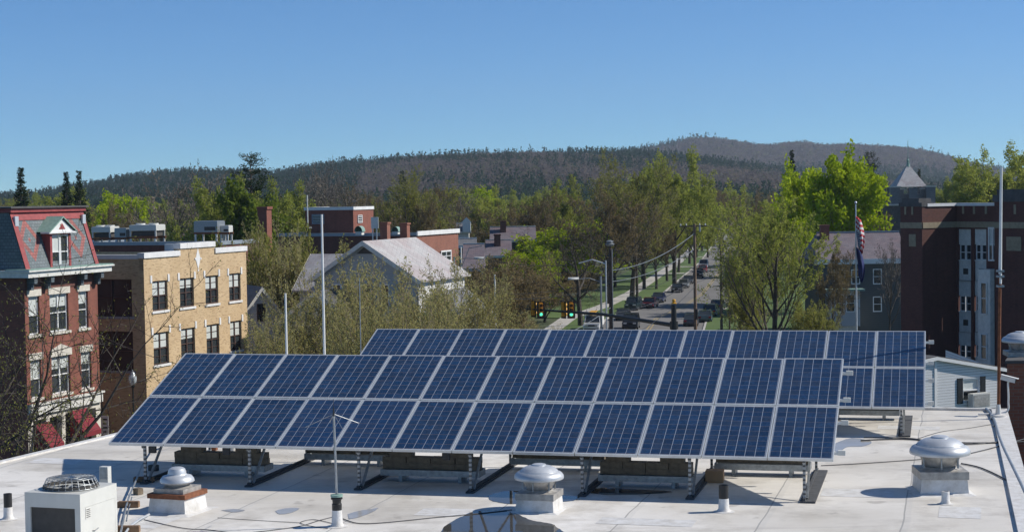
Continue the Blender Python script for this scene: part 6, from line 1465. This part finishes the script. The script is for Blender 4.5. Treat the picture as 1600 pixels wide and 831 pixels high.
def signal(px, py, facing, label, lit=False, plate=True):
    t = (px - 1053) / (822 - 1053); ctr = at(px, py, 132 + 20 * min(max(t, 0), 1))
    r = empty('traffic_signal', label, 'traffic signal', ctr, facing, 'traffic signals on the mast arm')
    mb = MB(); mb.box(-.19, .19, -.12, .14, -.58, .58); mb.box(-.15, .15, -.02, .17, .58, .66); mb.build('housing', MT['signal_yellow'], r, local=True)
    if plate:
        mb = MB(); mb.box(-.34, .34, .02, .035, -.74, .74); mb.build('backplate', MT['black'], r, local=True)
    for k, z in enumerate((.38, 0, -.38)):
        mb = MB(); n = 14
        ring = [(.15 * math.cos(a), z + .15 * math.sin(a)) for a in [2 * math.pi * i / n for i in range(n)]]
        mb.poly([(x, -.125, zz) for x, zz in ring]); L_ = mb.build('lens', MT['green_lamp'] if (lit and k == 2) else MT['lens_dark'], r, local=True)
        mb = MB(); arc = [(.165 * math.cos(a), z + .165 * math.sin(a)) for a in [math.pi * (-.12 + 1.24 * i / 12) for i in range(13)]]
        for i in range(12):
            (x0, z0), (x1, z1) = arc[i], arc[i + 1]; mb.poly([(x0, -.12, z0), (x1, -.12, z1), (x1, -.36, z1), (x0, -.36, z0)]); mb.poly([(x1 * .94, -.12, z + (z1 - z) * .94), (x0 * .94, -.12, z + (z0 - z) * .94), (x0 * .94, -.36, z + (z0 - z) * .94), (x1 * .94, -.36, z + (z1 - z) * .94)])
        mb.build('visor', MT['signal_yellow'], r, local=True)
    mb = MB(); mb.box(-.03, .03, .0, .1, .66, 1.0); mb.build('hanger', MT['darkmetal'], r, local=True)
signal(834, 482.5, 2.3, 'leftmost yellow signal, seen from behind without a lit lamp')
signal(845, 484, .12, 'signal with green lamp lit, second from the left', lit=True)
signal(881, 484, 2.2, 'yellow signal seen from behind, just left of the black backed lit one')
signal(892.5, 484, .02, 'rightmost signal with green lamp lit on a black backplate', lit=True)

def wire(p, q, sag, label, rad=.022, mat='wire'):
    n = 14; pts = [p.lerp(q, i / n) + Vector((0, 0, -4 * sag * (i / n) * (1 - i / n))) for i in range(n + 1)]; mb = MB(); mb.tube(pts, rad, 5)
    return tag(mb.build('overhead_wire', MT[mat], loc=tuple(p), uv=False), label, 'wire', 'overhead wires across the main street')
pF = at(610, 452, 150)
wire(pA + Vector((0, 0, -.9)), pB + Vector((0, 0, -2.2)), .7, 'bright sagging wire from below the crossarm to the dark pole', .035, 'galv')
wire(pA + Vector((0, 0, -2.4)), pB + Vector((0, 0, -3.2)), .6, 'second wire below the bright sagging one', .03, 'galv')
wire(pA + Vector((0, 0, -4.2)), pB + Vector((0, 0, -4.4)), .5, 'third wire between crossarm pole and dark pole')
wire(pA + Vector((0, 0, -5.2)), pB + Vector((0, 0, -6.0)), .7, 'lowest long wire between crossarm pole and dark pole', .03)
wire(pB + Vector((0, 0, -3.0)), at(700, 452, 150), .8, 'wire leaving the dark pole towards the brick hall')
wire(pB + Vector((0, 0, -3.6)), at(690, 458, 145), .8, 'lower wire leaving the dark pole towards the brick hall')
wire(pB + Vector((0, 0, -1.2)), at(760, 405, 158), .6, 'upper wire running from the dark pole to the hall street lamp')
wire(pA + Vector((0, 0, -5.6)), pC + Vector((0, 0, -3.2)), .5, 'wire joining the crossarm pole and the brown pole')
wire(pA + Vector((0, 0, -4.4)), at(1200, 425, 190), .3, 'wire running right from the crossarm pole into the vase tree')
wire(pA + Vector((1.0, 0, -.1)), at(1190, 360, 210), .4, 'high wire running right from the crossarm')
wire(pA + Vector((0, 0, -6.0)), at(985, 525, 120), .4, 'dark guy wire slanting down left across the street')
wire(pB + Vector((0, 0, -5.5)), at(840, 540, 118), .3, 'pale service wire slanting down left of the truck', .03, 'galv')
wire(at(150, 520, 112), at(330, 580, 96), .3, 'dark wire crossing in front of the yellow building', .02)

# flag pole
fp = at(1337, 319, 150); r = empty('flag_pole', 'slim white flag pole before the dark shingled house', 'flag pole', (fp.x, 150, 0))
mb = MB(); mb.tube([(fp.x, 150, 0), (fp.x, 150, fp.z)], [.10, .05], 10); mb.build('pole', MT['alu'], r, smooth=True)
mb = MB(); mb.lathe(fp, [(0, 0), (.1, .06), (.12, .14), (.08, .22), (0, .25)], 10); mb.build('ball', MT['alu'], r, smooth=True)
m = NM('striped_flag'); uv = m.uv(); sp = m.n('ShaderNodeSeparateXYZ'); m.l(uv, sp.inputs[0])
st = m.math('GREATER_THAN', m.math('FRACT', m.math('MULTIPLY', sp.outputs[0], 6.5)), .5)
c = m.mix(st, (.50, .035, .05), (.72, .70, .68)); canton = m.math('MULTIPLY', m.math('LESS_THAN', sp.outputs[0], .54), m.math('GREATER_THAN', sp.outputs[1], .62))
vo = m.n('ShaderNodeTexVoronoi'); mp = m.n('ShaderNodeMapping'); m.l(uv, mp.inputs[0]); mp.inputs['Scale'].default_value = (14, 18, 1); m.l(mp.outputs[0], vo.inputs['Vector']); vo.inputs['Scale'].default_value = 1; vo.inputs['Randomness'].default_value = .1
star = m.mix(m.math('LESS_THAN', vo.outputs['Distance'], .3), (.02, .035, .12), (.7, .7, .7)); m.col(m.mix(canton, c, star)); MT['flag'] = m.set(.8)
MT['blue_flag'] = plain('blue_flag_cloth', (.018, .03, .13), .8, 0, .2, 2)
def limp_flag(name, label, ztop, zbot, mat, wid, seed):
    """cloth hanging in folds beside the pole"""
    rng = random.Random(seed); nu, nv = 26, 14; me = bpy.data.meshes.new(name); V = []; UVs = []
    for j in range(nv + 1):
        t = j / nv
        for i in range(nu + 1):
            s = i / nu; spread = wid * (.35 + .75 * math.sin(math.pi * min(t * .8 + .12, 1)))
            x = .08 + spread * (.25 * s + .38 * abs(math.sin(s * 8.3)) * (.4 + .6 * s)) * (1 if i else 0); x = x if i % 2 == 0 or True else x
            y = .22 * math.sin(s * 14 + t * 2.2) * (.3 + .7 * s); z = ztop - (ztop - zbot) * (t * (.80 + .20 * s) + .10 * s * (1 - t))
            V.append((x - .10 * math.sin(t * 3 + seed), y, z)); UVs.append((s, 1 - t))
    F = []
    for j in range(nv):
        for i in range(nu): a = j * (nu + 1) + i; F.append((a, a + 1, a + nu + 2, a + nu + 1))
    me.from_pydata([(v[0], v[1], v[2] - zbot) for v in V], [], F); L = me.uv_layers.new(name='uv').data
    for p_ in me.polygons:
        for li in p_.loop_indices: u_, v_ = UVs[me.loops[li].vertex_index]; L[li].uv = (v_ if mat == 'flag' else u_, u_ if mat != 'flag' else 1 - u_)
        p_.use_smooth = True
    me.materials.append(MT[mat]); o = bpy.data.objects.new(name, me); COL.objects.link(o); o.location = (fp.x, 149.9, zbot); sm = o.modifiers.new('thickness', 'SOLIDIFY'); sm.thickness = .02
    return tag(o, label, 'flag')
zA, zB, zC = at(1337, 338, 150).z, at(1337, 397, 150).z, at(1337, 442, 150).z
limp_flag('flag', 'red white and blue striped flag hanging limp on the pole', zA, zB, 'flag', 1.15, 1)
limp_flag('flag', 'dark blue flag hanging limp under the striped one', zB + .6, zC, 'blue_flag', 1.0, 2)

# ------------------------------------------------------------------ vehicles
def paint(name, c, metal=.25): 
    m = NM(name); o = m.obj(); f = m.noise(o, 1.5, 3); m.col(m.mix(m.math('MULTIPLY', f, .25), c, tuple(x * .7 + .02 for x in c))); m.b.inputs['Coat Weight'].default_value = .7; m.b.inputs['Coat Roughness'].default_value = .12; return m.set(.35, metal)
MT['tyre'] = plain('tyre_rubber', (.018, .018, .018), .85); MT['rim'] = plain('wheel_rim', (.42, .43, .44), .35, .7)
def vehicle(name, kind, col, label, p, head, group='vehicles on the main street', L=4.6, W=1.8, H=1.45):
    """front towards local -y"""
    r = empty(name, label, 'car' if kind not in ('pickup',) else 'truck', (p[0], p[1], .01), head, group); pm = paint('paint_' + name, col); h = L / 2; w = W / 2
    belt = H * .60 if kind != 'sedan' else H * .62
    hood = belt * .97
    if kind == 'sedan': low = [(-h, .35), (-h + .05, .55), (-h + .25, hood - .14), (-h + 1.25, hood), (h - 1.0, belt), (h - .12, belt - .03), (h, .6), (h, .32)]; cab = (-h + 1.15, -h + 1.85, h - 1.55, h - .75)
    elif kind == 'pickup': low = [(-h, .4), (-h + .03, .75), (-h + .15, hood - .08), (-h + 1.35, hood), (h, belt), (h, .4)]; cab = (-h + 1.3, -h + 1.85, -h + 2.9, -h + 3.05)
    else: low = [(-h, .4), (-h + .05, .62), (-h + .2, hood - .1), (-h + 1.2, hood), (h - .05, belt), (h, .7), (h, .38)]; cab = (-h + 1.1, -h + 1.75, h - .45, h - .12)
    mb = MB(); secs = []
    for (y, z) in low: secs.append((y, z))
    top = secs; ins = .06
    def ring(y, z): return [(-w, y, .34), (-w, y, max(z - .16, .36)), (-w + ins, y, z), (w - ins, y, z), (w, y, max(z - .16, .36)), (w, y, .34)]
    pr = None
    for y, z in secs[1:-1]:
        q = ring(y, z)
        if pr:
            for i in range(6): mb.poly([pr[i], q[i], q[(i + 1) % 6], pr[(i + 1) % 6]])
        else: mb.poly(list(reversed([(x * .96, yy - .06, zz * .94) for x, yy, zz in q]))); [mb.poly([((q[i][0]) * .96, q[i][1] - .06, q[i][2] * .94), q[i], q[(i + 1) % 6], ((q[(i + 1) % 6][0]) * .96, q[(i + 1) % 6][1] - .06, q[(i + 1) % 6][2] * .94)]) for i in range(6)]
        pr = q
    q = [(x * .96, y + .05, z * .95) for x, y, z in pr]
    for i in range(6): mb.poly([pr[i], q[i], q[(i + 1) % 6], pr[(i + 1) % 6]])
    mb.poly(q)
    y0, y1, y2, y3 = cab; wt = w * .80
    mb.poly([(-wt, y1, H), (wt, y1, H), (wt, y2, H), (-wt, y2, H)]); mb.poly([(-wt, y1, H - .05), (-wt, y2, H - .05), (wt, y2, H - .05), (wt, y1, H - .05)])
    for sx in (-1, 1):
        for (ya, yb) in ((y0, y1), (y3, y2)): mb.bar((sx * (w - .08), ya, belt - .02), (sx * wt, yb, H - .02), .09, .08)
        ym = (y1 + y2) / 2
        mb.bar((sx * (w - .07), ym, belt - .02), (sx * wt, ym, H - .02), .1, .05); mb.bar((sx * wt, y1, H - .03), (sx * wt, y2, H - .03), .08, .08)
    mb.build('body', pm, r, local=True)
    g = MB(); a = w - .1; b = wt - .02; e = belt - .01; f = H - .05
    for F in ([(-a, y0, e), (a, y0, e), (b, y1, f), (-b, y1, f)], [(a, y3, e), (-a, y3, e), (-b, y2, f), (b, y2, f)], [(-a, y3, e), (-a, y0, e), (-b, y1, f), (-b, y2, f)], [(a, y0, e), (a, y3, e), (b, y2, f), (b, y1, f)]): g.poly(F)
    g.build('windows', MT['glass'], r, local=True)
    for sx in (-1, 1):
        for yy in (-h + .85, h - .9):
            k = MB(); o = Vector((sx * (w - .1), yy, .33)); k.tube([o + Vector((-.1, 0, 0)), o + Vector((.11, 0, 0))], .33, 18); wh = k.build('wheel', MT['tyre'], r, local=True)
            k = MB(); k.tube([o + Vector((sx * .112 - .005, 0, 0)), o + Vector((sx * .112 + .005, 0, 0))], .2, 14); k.build('rim', MT['rim'], wh, local=True)
        k = MB(); k.box(sx * (w - .42) - .2, sx * (w - .42) + .2, -h - .05, -h + .12, hood - .32, hood - .15); k.build('headlight', MT['head'], r, local=True)
        k = MB(); k.box(sx * (w - .25) - .16, sx * (w - .25) + .16, h - .04, h + .055, belt - .3, belt - .1); k.build('tail_light', MT['tail'], r, local=True)
        k = MB(); k.box(sx * (w + .08) - .09, sx * (w + .08) + .09, y0 + .35, y0 + .45, belt, belt + .16); k.build('mirror', pm, r, local=True)
    k = MB(); k.box(-w + .6, w - .6, -h - .055, -h + .05, hood - .34, hood - .18); k.box(-w + .15, w - .15, -h - .06, -h + .05, .36, .5); k.build('grille', MT['black'], r, local=True)
    if kind == 'pickup':
        k = MB(); k.box(-w - .05, w + .05, -h + 3.1, h + .1, belt - .5, H - .15); k.build('service_body', MT['white'], r, local=True)
        k = MB()
        for x in (-w + .05, w - .05):
            k.tube([(x, -h + 1.6, H + .25), (x, h, H + .25)], .04, 6)
            for yy in (-h + 1.7, -h + 3.2, h - .3): k.tube([(x, yy, H - .2), (x, yy, H + .25)], .03, 6)
        k.build('ladder_rack', MT['galv'], r, local=True); k = MB(); k.box(-.5, .3, -h + 1.8, h - .2, H + .29, H + .36); k.build('ladder', MT['signal_yellow'], r, local=True)
    return r
def veh(name, kind, col, label, px, Y, w=None, rev=False, **kw):
    x = xat(px, Y); _, hd = onkerb(Y, 0); vehicle(name, kind, col, label, (x, Y), hd + (math.pi if rev else 0), **kw)
veh('pickup_truck', 'pickup', (.72, .72, .70), 'white service truck with ladder rack waiting beside the dark pole', 926, 207, L=5.8, W=2.0, H=1.9)
veh('parked_car', 'sedan', (.05, .055, .06), 'dark grey car behind the black sport utility at the crossing', 973, 224)
veh('sport_utility', 'suv', (.012, .013, .016), 'black sport utility facing the camera beside the white truck', 985, 209, L=4.9, W=1.95, H=1.85)
veh('sport_utility', 'suv', (.012, .03, .028), 'dark green sport utility behind the black one', 989, 243, L=4.7, W=1.85, H=1.8)
veh('parked_car', 'sedan', (.26, .015, .022), 'dark red car parked at the left kerb', 1015, 247)
veh('parked_car', 'sedan', (.02, .03, .11), 'blue car parked right behind the dark red one', 1029, 259)
veh('parked_car', 'sedan', (.012, .013, .014), 'black car parked first in the row of three at the kerb', 1058, 284)
veh('parked_car', 'sedan', (.30, .32, .34), 'silver car parked second in the row of three', 1068, 297)
veh('parked_car', 'sedan', (.04, .045, .055), 'dark car parked last in the row of three', 1075, 310)
veh('sport_utility', 'suv', (.02, .022, .025), 'dark sport utility farther up the left kerb', 1091, 330, L=4.8, W=1.9, H=1.8)
veh('parked_car', 'sedan', (.30, .02, .025), 'small red car behind the farther dark sport utility', 1098, 352)
veh('sport_utility', 'suv', (.65, .65, .64), 'white sport utility farthest up the left kerb', 1099.5, 370, L=4.9, W=1.95, H=1.9)
veh('parked_car', 'sedan', (.06, .10, .10), 'teal grey car parked nearest at the right kerb', 1101, 219, rev=True)
veh('parked_car', 'suv', (.05, .085, .09), 'dark teal car parked second at the right kerb', 1111, 229, rev=True, H=1.6)
veh('parked_car', 'sedan', (.03, .05, .055), 'dark car parked third at the right kerb', 1121, 240, rev=True)
veh('parked_car', 'sedan', (.04, .045, .05), 'dark car low beside the crossarm pole', 1079, 213, rev=True)
veh('parked_car', 'sedan', (.22, .02, .02), 'red car half hidden by shrubs at the right kerb', 1137, 300, rev=True)
veh('pickup_truck', 'suv', (.015, .015, .016), 'dark tall vehicle far away beside the brown pole', 1129, 490, L=5.5, W=2.1, H=2.4)
veh('parked_car', 'sedan', (.45, .30, .03), 'yellow car far along the main street', 1147, 520, rev=True)
veh('parked_car', 'suv', (.40, .16, .03), 'orange vehicle at the far end of the main street', 1163, 640, rev=True, H=2.2, W=2.2)

# ------------------------------------------------------------------ the air over the valley
mb = MB(); mb.box(-2600, 2600, -60, 5200, -1.0, 330)
hz = mb.build('haze', None, uv=False); hm = bpy.data.materials.new('haze_air'); hm.use_nodes = True; t_ = hm.node_tree
for n_ in list(t_.nodes):
    if n_.type == 'BSDF_PRINCIPLED': t_.nodes.remove(n_)
pv = t_.nodes.new('ShaderNodeVolumePrincipled'); pv.inputs['Color'].default_value = (.72, .84, 1.0, 1); pv.inputs['Density'].default_value = HAZE_DENSITY; pv.inputs['Anisotropy'].default_value = .2
t_.links.new(pv.outputs[0], t_.nodes['Material Output'].inputs['Volume']); hz.data.materials.clear(); hz.data.materials.append(hm)
tag(hz, 'thin blue haze softening the wooded hills in the distance', 'haze', None, 'stuff')
